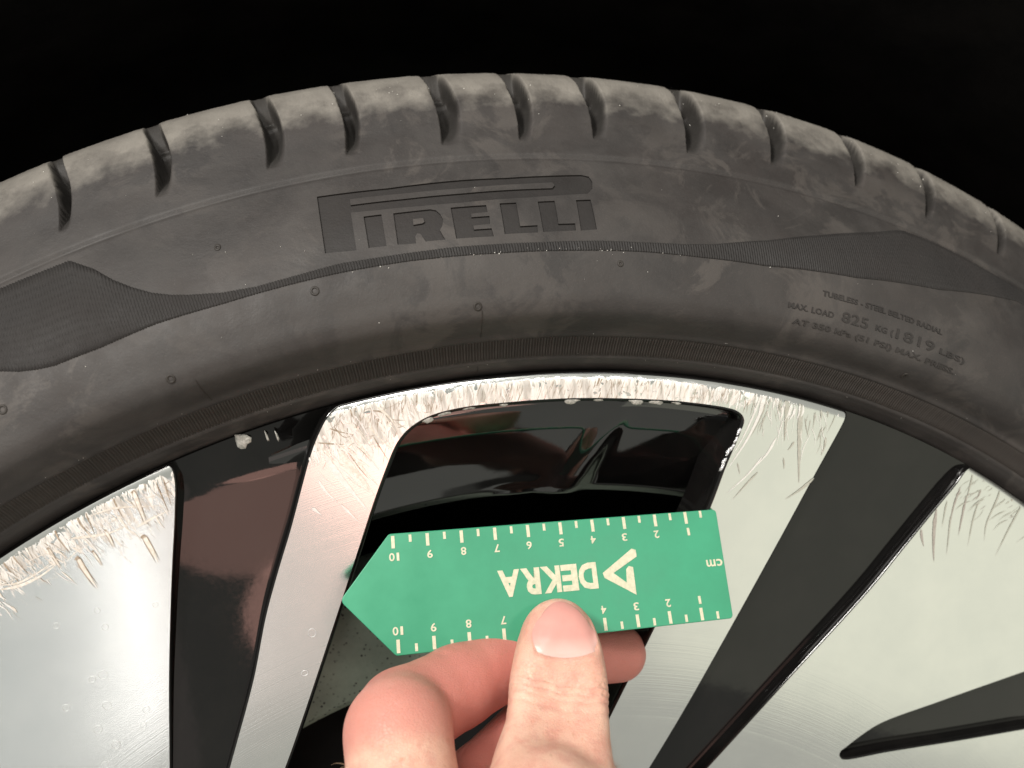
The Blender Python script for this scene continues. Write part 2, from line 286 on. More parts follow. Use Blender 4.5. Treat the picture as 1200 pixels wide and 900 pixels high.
def machined():
    m, nt, b = node_mat('machined_alloy')
    r, obj, sp = radius_socket(nt)
    b.inputs['Metallic'].default_value = 1.0
    cl = noise(nt, 60, 4, 0.5)
    turned = noise(nt, 5200, 2, 0.5)
    v = N(nt, 'ShaderNodeCombineXYZ')
    nt.links.new(math_n(nt, 'MULTIPLY', r, 2600.0), v.inputs[0])
    rings = N(nt, 'ShaderNodeTexNoise')
    rings.inputs['Scale'].default_value = 1.0
    rings.inputs['Detail'].default_value = 2
    nt.links.new(v.outputs[0], rings.inputs['Vector'])
    wear = N(nt, 'ShaderNodeAttribute', attribute_name='wear')
    wf = wear.outputs['Fac']
    # abrasion: patches broken into radial and slanting streaks
    at2 = math_n(nt, 'ARCTAN2', sp.outputs[0], sp.outputs[2])
    U = math_n(nt, 'MULTIPLY', at2, 290.0)
    Rm = math_n(nt, 'MULTIPLY', r, 1000.0)
    warp = math_n(nt, 'MULTIPLY', math_n(nt, 'SUBTRACT', noise(nt, 90, 2), 0.5), 2.2)
    def streak(fu, fr, slant, seed, detail=3):
        cv = N(nt, 'ShaderNodeCombineXYZ')
        uu = math_n(nt, 'ADD', math_n(nt, 'ADD', U, math_n(nt, 'MULTIPLY', Rm, slant)), warp)
        nt.links.new(math_n(nt, 'MULTIPLY', uu, fu), cv.inputs[0])
        nt.links.new(math_n(nt, 'MULTIPLY', Rm, fr), cv.inputs[1])
        cv.inputs[2].default_value = seed
        n_ = N(nt, 'ShaderNodeTexNoise')
        n_.inputs['Scale'].default_value = 1.0
        n_.inputs['Detail'].default_value = detail
        n_.inputs['Roughness'].default_value = 0.6
        nt.links.new(cv.outputs[0], n_.inputs['Vector'])
        return n_.outputs[0]
    s1 = streak(1.7, 0.10, 0.12, 1.3)
    s2 = streak(2.6, 0.22, -0.35, 7.7)
    s3 = streak(0.22, 1.5, 0.0, 4.1, 2)
    pat = noise(nt, 260, 4, 0.6, dist=1.0)
    edge = math_n(nt, 'ADD', math_n(nt, 'MULTIPLY', math_n(nt, 'SUBTRACT', pat, 0.5), 0.9), math_n(nt, 'MULTIPLY', math_n(nt, 'SUBTRACT', s1, 0.5), 1.5))
    edge = math_n(nt, 'ADD', edge, math_n(nt, 'MULTIPLY', math_n(nt, 'SUBTRACT', s2, 0.5), 0.9))
    mask = math_n(nt, 'ADD', wf, edge)
    mask = math_n(nt, 'MULTIPLY', ramp(nt, mask, [(0.47, 0.0), (0.53, 1.0)]), ramp(nt, wf, [(0.02, 0.0), (0.08, 1.0)]))
    isl = ramp(nt, noise(nt, 330, 2, 0.5, dist=0.4), [(0.60, 1.0), (0.63, 0.0)])
    mask = math_n(nt, 'MULTIPLY', mask, isl)
    fine = math_n(nt, 'ADD', math_n(nt, 'MULTIPLY', s2, 0.55), math_n(nt, 'MULTIPLY', streak(5.0, 0.35, 0.2, 2.2), 0.45))
    clean = mixc(nt, ramp(nt, cl, [(0.35, 0.0), (0.7, 1.0)]), (0.80, 0.81, 0.80), (0.85, 0.855, 0.84))
    scuff = mixc(nt, ramp(nt, fine, [(0.38, 0.0), (0.58, 1.0)]), (0.74, 0.67, 0.60), (0.95, 0.92, 0.88))
    tone = streak(0.55, 0.06, 0.05, 9.4, 2)
    scuff = mixc(nt, ramp(nt, tone, [(0.36, 0.75), (0.52, 0.0)]), scuff, (0.50, 0.46, 0.42))
    scuff = mixc(nt, ramp(nt, tone, [(0.56, 0.0), (0.66, 0.8)]), scuff, (0.97, 0.96, 0.94))
    groovec = math_n(nt, 'MAXIMUM', ramp(nt, s2, [(0.34, 1.0), (0.39, 0.0)]), math_n(nt, 'MULTIPLY', ramp(nt, s3, [(0.29, 1.0), (0.33, 0.0)]), 0.8))
    scuff = mixc(nt, groovec, scuff, (0.33, 0.25, 0.18))
    nt.links.new(mixc(nt, mask, clean, scuff), b.inputs['Base Color'])
    nt.links.new(math_n(nt, 'SUBTRACT', 1.0, math_n(nt, 'MULTIPLY', mask, 0.72)), b.inputs['Metallic'])
    rr = math_n(nt, 'ADD', 0.16, math_n(nt, 'MULTIPLY', mask, 0.28))
    nt.links.new(rr, b.inputs['Roughness'])
    b.inputs['Anisotropic'].default_value = 0.65
    # turning marks run round the hub
    ng = math_n(nt, 'MULTIPLY', sp.outputs[0], -1.0)
    tg = N(nt, 'ShaderNodeCombineXYZ')
    nt.links.new(sp.outputs[2], tg.inputs[0])
    nt.links.new(ng, tg.inputs[2])
    nm = N(nt, 'ShaderNodeVectorMath', operation='NORMALIZE')
    nt.links.new(tg.outputs[0], nm.inputs[0])
    nt.links.new(nm.outputs[0], b.inputs['Tangent'])
    h = math_n(nt, 'ADD', math_n(nt, 'MULTIPLY', rings.outputs[0], 0.2),
               math_n(nt, 'MULTIPLY', mask, math_n(nt, 'ADD', -0.7, math_n(nt, 'MULTIPLY', fine, 1.6))))
    bump(nt, b, h, 0.4, 0.00022)
    b.inputs['Coat Weight'].default_value = 0.25
    b.inputs['Coat Roughness'].default_value = 0.08
    return m
MACHINED = machined()

def black_paint(name='gloss_black_paint', ior=1.5):
    m, nt, b = node_mat(name)
    n1 = noise(nt, 900, 3, 0.6)
    dirt = ramp(nt, noise(nt, 45, 5, 0.65), [(0.45, 0.0), (0.75, 0.25)])
    nt.links.new(mixc(nt, dirt, (0.0045, 0.0042, 0.0042), (0.020, 0.018, 0.016)), b.inputs['Base Color'])
    nt.links.new(ramp(nt, n1, [(0.35, 0.035), (0.75, 0.085)]), b.inputs['Roughness'])
    b.inputs['IOR'].default_value = ior
    bump(nt, b, noise(nt, 260, 2, 0.5), 0.025, 0.0003)
    return m
BLACK = black_paint()
BLACK_BARREL = black_paint('gloss_black_barrel_lacquer', 1.9)

def plain(name, c1, c2, rough, metallic=0.0, scale=300, bstr=0.2, bdist=0.0002, spec=0.5):
    m, nt, b = node_mat(name)
    n1 = noise(nt, scale, 5, 0.65)
    nt.links.new(mixc(nt, ramp(nt, n1, [(0.35, 0.0), (0.68, 1.0)]), c1, c2), b.inputs['Base Color'])
    nt.links.new(ramp(nt, n1, [(0.3, max(0.02, rough - 0.08)), (0.7, min(1, rough + 0.08))]), b.inputs['Roughness'])
    b.inputs['Metallic'].default_value = metallic
    b.inputs['Specular IOR Level'].default_value = spec
    bump(nt, b, noise(nt, scale * 3, 3, 0.6), bstr, bdist)
    return m
SCUFF = {
    'cream': plain('scuffed_alloy_cream', (0.68, 0.60, 0.51), (0.93, 0.88, 0.82), 0.5, 0.12, 900, 0.35, 0.0003),
    'bright': plain('scraped_alloy_bright', (0.84, 0.81, 0.77), (0.97, 0.95, 0.93), 0.36, 0.45, 700, 0.3, 0.0002),
    'dark': plain('dirt_filled_gouge', (0.26, 0.19, 0.13), (0.56, 0.46, 0.36), 0.65, 0.1, 1200, 0.4, 0.0003),
    'grey': plain('grey_scrape', (0.58, 0.57, 0.51), (0.70, 0.69, 0.63), 0.42, 0.75, 900, 0.3, 0.0002),
    'brown': plain('brown_scrape', (0.44, 0.39, 0.36), (0.60, 0.56, 0.51), 0.5, 0.6, 900, 0.3, 0.0002),
}
CHIP = plain('chipped_paint_edge', (0.30, 0.30, 0.27), (0.66, 0.64, 0.60), 0.4, 0.5, 1500, 0.5, 0.0003)
CHIP_WHITE = plain('bare_alloy_chip', (0.75, 0.75, 0.78), (0.97, 0.97, 0.98), 0.25, 0.8, 900, 0.8, 0.0006)
LINER = plain('black_liner_plastic', (0.003, 0.003, 0.0031), (0.0085, 0.0078, 0.0074), 0.75, 0.0, 30, 0.3, 0.002, 0.2)
DUST = plain('pale_grit', (0.7, 0.68, 0.62), (0.9, 0.88, 0.84), 0.4, 0.0, 900)

def mesh_from(name, verts, faces, smooth=True):
    me = bpy.data.meshes.new(name)
    v = np.asarray(verts, dtype=float) * MM
    me.from_pydata(v.tolist(), [], [tuple(int(i) for i in f) for f in faces])
    me.update()
    if smooth:
        me.polygons.foreach_set('use_smooth', [True] * len(me.polygons))
    return me

def add(name, me, mat, parent=None, label=None):
    o = bpy.data.objects.new(name, me)
    col.objects.link(o)
    if mat is not None and me is not None and not me.materials:
        me.materials.append(mat)
    if parent is not None:
        o.parent = parent
    if label:
        o['label'] = label
    return o

def grid_faces(nu, nv, wrap=False):
    i = np.arange(nu if wrap else nu - 1)[:, None]
    j = np.arange(nv - 1)[None, :]
    a = i * nv + j
    b = ((i + 1) % nu) * nv + j
    return np.stack([a, b, b + 1, a + 1], -1).reshape(-1, 4)

def big_mesh(name, verts, quads, smooth=True):
    me = bpy.data.meshes.new(name)
    v = (np.asarray(verts, dtype=np.float32) * MM)
    q = np.asarray(quads, dtype=np.int32)
    me.vertices.add(len(v))
    me.vertices.foreach_set('co', v.ravel())
    me.loops.add(q.size)
    me.loops.foreach_set('vertex_index', q.ravel())
    me.polygons.add(len(q))
    me.polygons.foreach_set('loop_start', np.arange(0, q.size, q.shape[1], dtype=np.int32))
    if smooth:
        me.polygons.foreach_set('use_smooth', np.ones(len(q), dtype=bool))
    me.update(calc_edges=True)
    me.validate()
    return me

def hermite(x, X, Y):
    h = np.diff(X); dl = np.diff(Y) / h
    m = np.zeros(len(X))
    m[1:-1] = (dl[:-1] * h[1:] + dl[1:] * h[:-1]) / (h[1:] + h[:-1])
    m[0], m[-1] = dl[0], dl[-1]
    i = np.clip(np.searchsorted(X, x) - 1, 0, len(X) - 2)
    t = (x - X[i]) / h[i]
    return ((2*t**3 - 3*t**2 + 1) * Y[i] + (t**3 - 2*t**2 + t) * h[i] * m[i]
            + (-2*t**3 + 3*t**2) * Y[i+1] + (t**3 - t**2) * h[i] * m[i+1])

def in_poly(x, z, poly):
    P = np.asarray(poly, float)
    x = np.asarray(x, float); z = np.asarray(z, float)
    ins = np.zeros(x.shape, bool)
    x0, z0 = P[:, 0], P[:, 1]
    x1, z1 = np.roll(x0, -1), np.roll(z0, -1)
    for a, b, c, d in zip(x0, z0, x1, z1):
        if b == d:
            continue
        cond = ((b > z) != (d > z)) & (x < (c - a) * (z - b) / (d - b) + a)
        ins ^= cond
    return ins

def seg_dist(x, z, poly, closed=True):
    P = np.asarray(poly, float)
    Q = np.roll(P, -1, 0)
    if not closed:
        P, Q = P[:-1], Q[:-1]
    best = np.full(np.shape(x), 1e9)
    for (a, b), (c, d) in zip(P, Q):
        dx, dz = c - a, d - b
        L = dx*dx + dz*dz + 1e-12
        t = np.clip(((x - a) * dx + (z - b) * dz) / L, 0, 1)
        best = np.minimum(best, np.hypot(x - a - t*dx, z - b - t*dz))
    return best

def resample(pts, step, closed=False):
    P = [np.array(q, float) for q in pts]
    if closed:
        P.append(P[0])
    out = []
    for a, b in zip(P[:-1], P[1:]):
        n = max(1, int(math.ceil(np.linalg.norm(b - a) / step)))
        for k in range(n):
            out.append(a + (b - a) * k / n)
    if not closed:
        out.append(P[-1])
    return np.array(out)

def smooth_line(pts, step, tension=0.5):
    """Catmull-Rom through the points, resampled."""
    P = np.array(pts, float)
    ext = np.vstack([2*P[0] - P[1], P, 2*P[-1] - P[-2]])
    out = []
    for i in range(1, len(ext) - 2):
        p0, p1, p2, p3 = ext[i-1], ext[i], ext[i+1], ext[i+2]
        d01, d12, d23 = [max(1e-6, np.linalg.norm(b - a) ** 0.5) for a, b in ((p0, p1), (p1, p2), (p2, p3))]
        m1 = (p1 - p0) / d01 - (p2 - p0) / (d01 + d12) + (p2 - p1) / d12
        m2 = (p2 - p1) / d12 - (p3 - p1) / (d12 + d23) + (p3 - p2) / d23
        m1, m2 = m1 * d12, m2 * d12
        n = max(2, int(np.linalg.norm(p2 - p1) / step))
        for k in range(n):
            t = k / n
            out.append((2*t**3 - 3*t**2 + 1) * p1 + (t**3 - 2*t**2 + t) * m1 + (-2*t**3 + 3*t**2) * p2 + (t**3 - t**2) * m2)
    out.append(P[-1])
    return np.array(out)

def cdt_fill(loops, pts, inside):
    """Triangulate: constraint loops plus free points, keep faces whose centre passes inside()."""
    V, E = [], []
    for L in loops:
        s = len(V)
        V += [Vector((float(a), float(b))) for a, b in L]
        E += [(s + i, s + (i + 1) % len(L)) for i in range(len(L))]
    V += [Vector((float(a), float(b))) for a, b in pts]
    vo, _, fo, _, _, _ = delaunay_2d_cdt(V, E, [], 0, 1e-5)
    vo = np.array([(v.x, v.y) for v in vo])
    f = np.array([t for t in fo if len(t) == 3])
    c = vo[f].mean(1)
    f = f[inside(c[:, 0], c[:, 1])]
    used = np.unique(f)
    remap = -np.ones(len(vo), int)
    remap[used] = np.arange(len(used))
    return vo[used], remap[f]

# ------------------------------------------------------------------ background: wheel arch and brake
PROF = np.array([(284,12),(289,7),(292.6,2.2),(294.6,-1.0),(296.1,-2.3),(299.6,-3.6),(303.1,-5.8),(304.6,-7.2),(307,-10.6),
    (309.6,-13.0),(312.6,-14.0),(318,-13.3),(326.8,-10.4),(335,-5.2),(345,3.4),(354,12),(362,18.6),(370,25),(377,31.2),
    (381.2,36),(383.4,39.6),(384.6,43),(386.2,52),(387.9,66),(389.4,90),(390,128)], float)
def yp(r):
    return hermite(np.asarray(r, float), PROF[:, 0], PROF[:, 1])
def surf_normal(r):
    e = 0.2
    dy = (yp(np.clip(r + e, 284, 390)) - yp(np.clip(r - e, 284, 390))) / (2 * e)
    L = np.sqrt(1 + dy * dy)
    return dy / L, -1 / L          # (radial, axial) pointing out of the tyre
def on_tyre(th, r, off=0.0):
    th = np.radians(np.asarray(th, float)); r = np.asarray(r, float)
    nr, ny = surf_normal(r)
    rr = r + nr * off
    return np.stack([rr * np.sin(th), yp(r) + ny * off, rr * np.cos(th)], -1)

def revolve(profile, th0=0.0, th1=360.0, n=240):
    wrap = abs(th1 - th0 - 360) < 1e-6
    T = np.radians(np.linspace(th0, th1, n + (0 if wrap else 1), endpoint=not wrap))
    P = np.array(profile, float)
    v = np.stack([P[None, :, 0] * np.sin(T)[:, None], np.broadcast_to(P[None, :, 1], (len(T), len(P))), P[None, :, 0] * np.cos(T)[:, None]], -1).reshape(-1, 3)
    return v, grid_faces(len(T), len(P), wrap)

arch = bpy.data.objects.new('car', None)
col.objects.link(arch)
arch['label'] = 'black car body around the wheel arch, dark lining behind the tyre'
arch['category'] = 'car'
v, f = revolve([(560, -28), (478, -30), (470, -26), (468, -10), (474, 4), (462, 40), (455, 120), (450, 230), (430, 292), (370, 305), (60, 308)], -112, 112, 120)
v = v + nrng.normal(0, 0.5, v.shape)
add('wheel_arch_liner', big_mesh('wheel_arch_liner', v, f), LINER, arch)
DISC = plain('brake_disc_iron', (0.20, 0.245, 0.195), (0.27, 0.32, 0.255), 0.5, 0.0, 90, 0.5, 0.0005)
nt = DISC.node_tree
b = nt.nodes['Principled BSDF']
spk = N(nt, 'ShaderNodeTexVoronoi'); spk.inputs['Scale'].default_value = 560
tc = N(nt, 'ShaderNodeTexCoord'); nt.links.new(tc.outputs['Object'], spk.inputs['Vector'])
old = b.inputs['Base Color'].links[0].from_socket
spots = math_n(nt, 'MULTIPLY', ramp(nt, spk.outputs['Distance'], [(0.16, 1.0), (0.30, 0.0)]), ramp(nt, noise(nt, 170, 3), [(0.42, 0.0), (0.54, 0.95)]))
nt.links.new(mixc(nt, spots, old, (0.012, 0.012, 0.011)), b.inputs['Base Color'])
v, f = revolve([(184, 60), (188, 28), (191, 26), (224, 26), (226, 28), (226, 56), (224, 58), (184, 60)], n=160)
add('brake_disc', big_mesh('brake_disc', v, f), DISC, arch)
v, f = revolve([(0, 34.5), (40, 34.5), (60, 38), (110, 44), (183.5, 46), (183.5, 58), (110, 66), (60, 80), (45, 120), (45, 309), (0, 309)], n=48)
add('wheel_hub', big_mesh('wheel_hub', v, f), LINER, arch)

# ------------------------------------------------------------------ the wheel
wheel = bpy.data.objects.new('alloy_wheel', None)
col.objects.link(wheel)
wheel['label'] = 'black tyre on a scuffed silver and gloss black alloy wheel under the arch'
wheel['category'] = 'wheel'

# ---- tyre carcass with carved shoulder grooves
rs = np.concatenate([np.arange(284, 303, 0.7), np.arange(303, 314, 0.55), np.arange(314, 352, 0.9), np.arange(352, 384.7, 0.42), np.linspace(384.9, 390, 50)])
TH = np.concatenate([np.arange(-180, -40, 1.0), np.arange(-40, -32, 0.25), np.arange(-32, 38, 0.048), np.arange(38, 46, 0.25), np.arange(46, 180, 1.0)])
LET0, LET1, LR0, LR1 = -9.4, 5.1, 330.6, 350.2
tt, rr = np.meshgrid(TH, rs, indexing='ij')
nr, ny = surf_normal(rr)
DISP = np.zeros_like(rr)
CLEAN_SHADE = np.zeros_like(rr)
BASE = yp(rr)
RR, TT = rr, tt
grooves = list(GROOVES)
first, last = grooves[0], grooves[-1]
for k in range(1, 32):                      # the pattern goes on round the tyre
    grooves.append(tuple(x + 4.75 * k if i in (0, 1, 2, 4) else x for i, x in enumerate(last)))
for k in range(1, 31):
    grooves.append(tuple(x - 4.75 * k if i in (0, 1, 2, 4) else x for i, x in enumerate(first)))
sm = lambda t: np.clip(t, 0, 1) ** 2 * (3 - 2 * np.clip(t, 0, 1))
for (tl, tr, bl, rl, br, rb) in grooves:
    r0 = min(rl, rb)
    w0, w1 = np.searchsorted(TH, (min(tl, bl) - 4, max(tr, br) + 4))
    rr, tt, base = RR[w0:w1], TT[w0:w1], BASE[w0:w1]
    disp = DISP[w0:w1]
    if rr.shape[0] == 0:
        continue
    q = (rr - r0) / (384.6 - r0)
    q = np.where(base > 43, 1 + (base - 43) / 30.0, q)
    lean = np.where(q > 1, -(q - 1) * 0.9, 0.35 * np.sin(np.clip(q, 0, 1) * np.pi))
    L = bl + (tl - bl) * np.clip(q, 0, 1) + lean
    Rr = br + (tr - br) * np.clip(q, 0, 1) + lean
    u = (tt - L) / (Rr - L)
    ok = (q > -0.02) & (u > -0.25) & (u < 1.25)
    shallow = sm((u - 0.0) / 0.09) * (1 - sm((u - 0.34) / 0.62))
    full = sm((u - 0.10) / 0.14) * (1 - sm((u - 0.72) / 0.20))
    k = sm((q - 0.35) / 0.5)
    prof = shallow * (1 - k) + full * k
    depth = (7.5 * sm(q / 0.62) ** 0.8 + 0.5 * sm(q / 0.05)) * (1 - 0.95 * sm((q - 0.90) / 0.16))
    disp -= np.where(ok, prof * depth, 0)
    CLEAN_SHADE[w0:w1] = np.maximum(CLEAN_SHADE[w0:w1], np.where(ok, sm(prof * np.maximum(depth, np.where((q > 0.5) & (q < 1.12), 2.2, 0)) / 2.2), 0))  # undusted rubber, with groove shade put into the colour where the depth fades
    # worn, slightly swollen block edges
    edge = np.exp(-((u + 0.22) / 0.16) ** 2) + np.exp(-((u - 1.22) / 0.16) ** 2)
    disp += np.where((q > 0.3) & (np.abs(u - 0.5) < 1.3), edge * 0.08 * sm((q - 0.3) / 0.4), 0)
    # wear ribs across the groove near the top
    rib = np.exp(-((q - 0.80) / 0.045) ** 2)
    disp += np.where(ok, prof * rib * 0.8, 0)
rr, tt, base, disp = RR, TT, BASE, DISP
disp -= 0.55 * np.exp(-((rr - 354.2) / 0.50) ** 2)             # line round the shoulder
disp += 0.35 * sm((rr - 354.4) / 0.8) * (1 - sm((rr - 357) / 8))
disp += 0.5 * np.exp(-((rr - 303.1) / 0.45) ** 2) + 0.5 * np.exp(-((rr - 296.1) / 0.45) ** 2)
disp += np.where((rr > 376), 0.045 * nrng.normal(0, 1, rr.shape), 0.0)
V = np.stack([(rr + nr * disp) * np.sin(np.radians(tt)), base + ny * disp, (rr + nr * disp) * np.cos(np.radians(tt))], -1)
nT, nR = V.shape[:2]
# the far half of the tyre mirrors about its middle plane
mir = V[:, :-1][:, ::-2].copy()
mir[..., 1] = 256 - mir[..., 1]
full_v = np.concatenate([V, mir], 1)
nR2 = full_v.shape[1]
quads = grid_faces(nT, nR2, True)
# leave an opening for the lettering field, which is filled with a finer patch
ci = np.where((TH >= LET0) & (TH <= LET1))[0]; cj = np.where((rs >= LR0) & (rs <= LR1))[0]
i0, i1, j0, j1 = ci[0], ci[-1], cj[0], cj[-1]
qi, qj = quads[:, 0] // nR2, quads[:, 0] % nR2
keep = ~((qi >= i0) & (qi < i1) & (qj >= j0) & (qj < j1))
tyre = add('tyre', big_mesh('tyre', full_v.reshape(-1, 3), quads[keep]), RUBBER, wheel, 'dusty black rubber tyre with slotted tread shoulder')

cl = np.concatenate([CLEAN_SHADE, np.zeros((nT, nR2 - nR))], 1).ravel()
at = tyre.data.attributes.new('groove', 'FLOAT', 'POINT'); at.data.foreach_set('value', cl.astype(np.float32))
RS = 338.0 * math.pi / 180.0                  # degrees -> mm of arc for flat work on the sidewall
flat = lambda pts: np.array([(t * RS, r) for t, r in pts])
def lift(xy, off):
    return on_tyre(xy[:, 0] / RS, xy[:, 1], off)

letters = [
    ('P', LETTER_P, [LETTER_P_SLOT]), ('I', LETTER_I, []), ('R', LETTER_R, [LETTER_R_HOLE]), ('E', LETTER_E, []),
    ('L', LETTER_L_FIRST, []), ('L', LETTER_L_SECOND, []), ('I', LETTER_I_LAST, [])]
loops = []
border = ([(TH[i] * RS, rs[j0]) for i in range(i0, i1)] + [(TH[i1] * RS, rs[j]) for j in range(j0, j1)]
          + [(TH[i] * RS, rs[j1]) for i in range(i1, i0, -1)] + [(TH[i0] * RS, rs[j]) for j in range(j1, j0, -1)])
loops.append(np.array(border))
outl = []
for nm, o, hs in letters:
    O = resample(flat(o), 0.8, True)
    H = [resample(flat(h), 0.8, True) for h in hs]
    outl.append((nm, O, H))
    loops.append(O); loops += H
def in_letter(x, z, O, H):
    r = in_poly(x, z, O)
    for h in H:
        r &= ~in_poly(x, z, h)
    return r
gx, gz = np.meshgrid(np.arange(TH[i0] * RS + 1, TH[i1] * RS - 0.8, 1.1), np.arange(rs[j0] + 0.8, rs[j1] - 0.6, 1.1))
gx, gz = gx.ravel(), gz.ravel()
far = np.ones(gx.shape, bool)
for nm, O, H in outl:
    for L in [O] + H:
        far &= seg_dist(gx, gz, L) > 0.45
def outside_all(x, z):
    k = in_poly(x, z, border)
    for nm, O, H in outl:
        k &= ~in_letter(x, z, O, H)
    return k
pv, pf = cdt_fill(loops, np.stack([gx[far], gz[far]], 1), outside_all)
add('lettering_field', mesh_from('lettering_field', lift(pv, 0.0), pf), RUBBER, tyre)
for nm, O, H in outl:
    inner = in_letter(gx, gz, O, H) & far
    fv, ff = cdt_fill([O] + H, np.stack([gx[inner], gz[inner]], 1), lambda x, z, O=O, H=H: in_letter(x, z, O, H))
    verts = list(lift(fv, -0.5)); faces = [tuple(t) for t in ff]
    for L in [O] + H:
        s = len(verts); n = len(L)
        verts += list(lift(L, 0.0)) + list(lift(L, -0.5))
        faces += [(s + i, s + (i + 1) % n, s + n + (i + 1) % n, s + n + i) for i in range(n)]
    add('letter', mesh_from('letter', verts, faces, False), RUBBER_LETTER, tyre, 'sunken letter ' + nm + ' on the sidewall')

# ---- ribbed decorative band on the sidewall
bu = np.array(BAND_UPPER); bl = np.array(BAND_LOWER)
left_u = np.array([(-40, 348), (-33, 351.5), (-27, 352.6)]); left_l = np.array([(-40, 346.5), (-33, 344), (-28, 339), (-25.2, 335.2)])
right_u = np.array([(34, 351.9), (38, 351), (44, 350)]); right_l = np.array([(34, 349), (38, 350.2), (44, 349.8)])
bu = np.vstack([left_u, bu, right_u]); bl = np.vstack([left_l, bl, right_l])
bt = np.arange(-38, 42, 0.0285)
U = np.interp(bt, bu[:, 0], bu[:, 1]); Lw = np.interp(bt, bl[:, 0], bl[:, 1])
kr = 15
eps = np.minimum(0.12 / np.maximum(U - Lw, 0.3), 0.1)
rows = np.linspace(0, 1, kr - 2)
fr = np.concatenate([np.zeros((len(bt), 1)), eps[:, None] + (1 - 2 * eps[:, None]) * rows[None, :], np.ones((len(bt), 1))], 1)
rg = Lw[:, None] + (U - Lw)[:, None] * fr
slant = (rg - 328.0) * 0.012
phase = ((bt[:, None] + slant) / 0.133) % 1.0
ridge = np.where(phase < 0.5, 0.40, 0.10)
ridge[:, 0] = -0.15; ridge[:, -1] = -0.15
tg = np.repeat(bt[:, None], kr, 1)
bv = on_tyre(tg.ravel(), rg.ravel(), ridge.ravel())
add('ribbed_band', big_mesh('ribbed_band', bv, grid_faces(len(bt), kr), False), RUBBER_DARK, tyre, 'fine ribbed dark band sweeping round the sidewall')
# ---- ribbed ring beside the rim
bt = np.arange(-40, 44, 0.034)
rows = np.array([296.5, 297.0, 298.5, 300.5, 302.2, 302.7])
phase = (bt / 0.158) % 1.0
ridge = np.where(phase < 0.5, 0.52, 0.05)[:, None] * np.array([0, 1, 1, 1, 1, 0])[None, :] + 0.03
tg = np.repeat(bt[:, None], len(rows), 1); rg = np.repeat(rows[None, :], len(bt), 0)
add('bead_ribs', big_mesh('bead_ribs', on_tyre(tg.ravel(), rg.ravel(), ridge.ravel()), grid_faces(len(bt), len(rows)), False), RUBBER_BEAD, tyre, 'fine ribbed ring next to the rim')

# ---- mould nubs: small rings standing on the sidewall
def ring_mesh(name, th, r, rad, tube):
    n, m = 20, 8
    vs = []
    for i in range(n):
        a = 2 * math.pi * i / n
        for j in range(m):
            b_ = 2 * math.pi * j / m
            q = rad + tube * math.cos(b_)
            vs.append(on_tyre(th + q * math.cos(a) / RS, r + q * math.sin(a), tube * 0.6 * math.sin(b_) + 0.05))
    fs = [(i * m + j, ((i + 1) % n) * m + j, ((i + 1) % n) * m + (j + 1) % m, i * m + (j + 1) % m) for i in range(n) for j in range(m)]
    return mesh_from(name, vs, fs)
for k, (t, r) in enumerate(NUBS):
    add('mould_nub', ring_mesh('mould_nub', t, r, 0.95 if k in (0, 1, 3, 4) else 0.6, 0.32), RUBBER_BEAD, tyre)
for t, ra, rb in ((-15.9, 303.6, 311.0), (-1.9, 303.6, 312.0), (-2.1, 292.8, 296.6)):
    q = np.linspace(ra, rb, 16)
    vs = np.concatenate([on_tyre(np.full(16, t - 0.02), q, -0.1), on_tyre(np.full(16, t), q, 0.22), on_tyre(np.full(16, t + 0.02), q, -0.1)])
    add('mould_line', mesh_from('mould_line', vs, [(s * 16 + i, s * 16 + i + 1, (s + 1) * 16 + i + 1, (s + 1) * 16 + i) for s in (0, 1) for i in range(15)]), RUBBER_BEAD, tyre)

# ---- text helper (built-in font, turned into meshes)
def text_mesh(s, size, extrude, offset=0.0, spacing=1.0):
    cu = bpy.data.curves.new('t', 'FONT')
    cu.body = s; cu.size = size; cu.extrude = extrude; cu.offset = offset
    cu.resolution_u = 3; cu.space_character = spacing
    o = bpy.data.objects.new('t', cu); col.objects.link(o)
    bpy.context.view_layer.update()
    me = bpy.data.meshes.new_from_object(o.evaluated_get(bpy.context.evaluated_depsgraph_get()))
    bpy.data.objects.remove(o); bpy.data.curves.remove(cu)
    V = np.zeros(len(me.vertices) * 3); me.vertices.foreach_get('co', V)
    return me, V.reshape(-1, 3)

def tyre_text(s, th0, th1, r, height, off=0.2):
    me, V = text_mesh(s, height * 1.38, 0.10, 0.04, 1.06)
    w = V[:, 0].max() - V[:, 0].min()
    u = (V[:, 0] - V[:, 0].min()) / w
    P = on_tyre(th0 + u * (th1 - th0), r + V[:, 1], off) 
    P2 = on_tyre(th0 + u * (th1 - th0), r + V[:, 1], -0.1)
    P = np.where(V[:, 2:3] > 0, P, P2) * MM
    me.vertices.foreach_set('co', P.ravel()); me.update()
    return add('sidewall_text', me, RUBBER_TEXT, tyre, 'small moulded line of text on the sidewall')
tyre_text('TUBELESS - STEEL BELTED RADIAL', 16.3, 23.8, 322.2, 1.6)
tyre_text('MAX. LOAD', 14.4, 17.1, 316.6, 1.7)
tyre_text('825', 17.6, 19.2, 316.2, 3.1)
tyre_text('KG (', 19.7, 20.8, 316.6, 1.7)
tyre_text('1819', 21.0, 23.5, 316.2, 3.1)
tyre_text('LBS)', 23.9, 25.6, 316.6, 1.7)
tyre_text('AT 350 kPa (51 PSI) MAX. PRESS.', 14.8, 25.2, 312.4, 1.6)

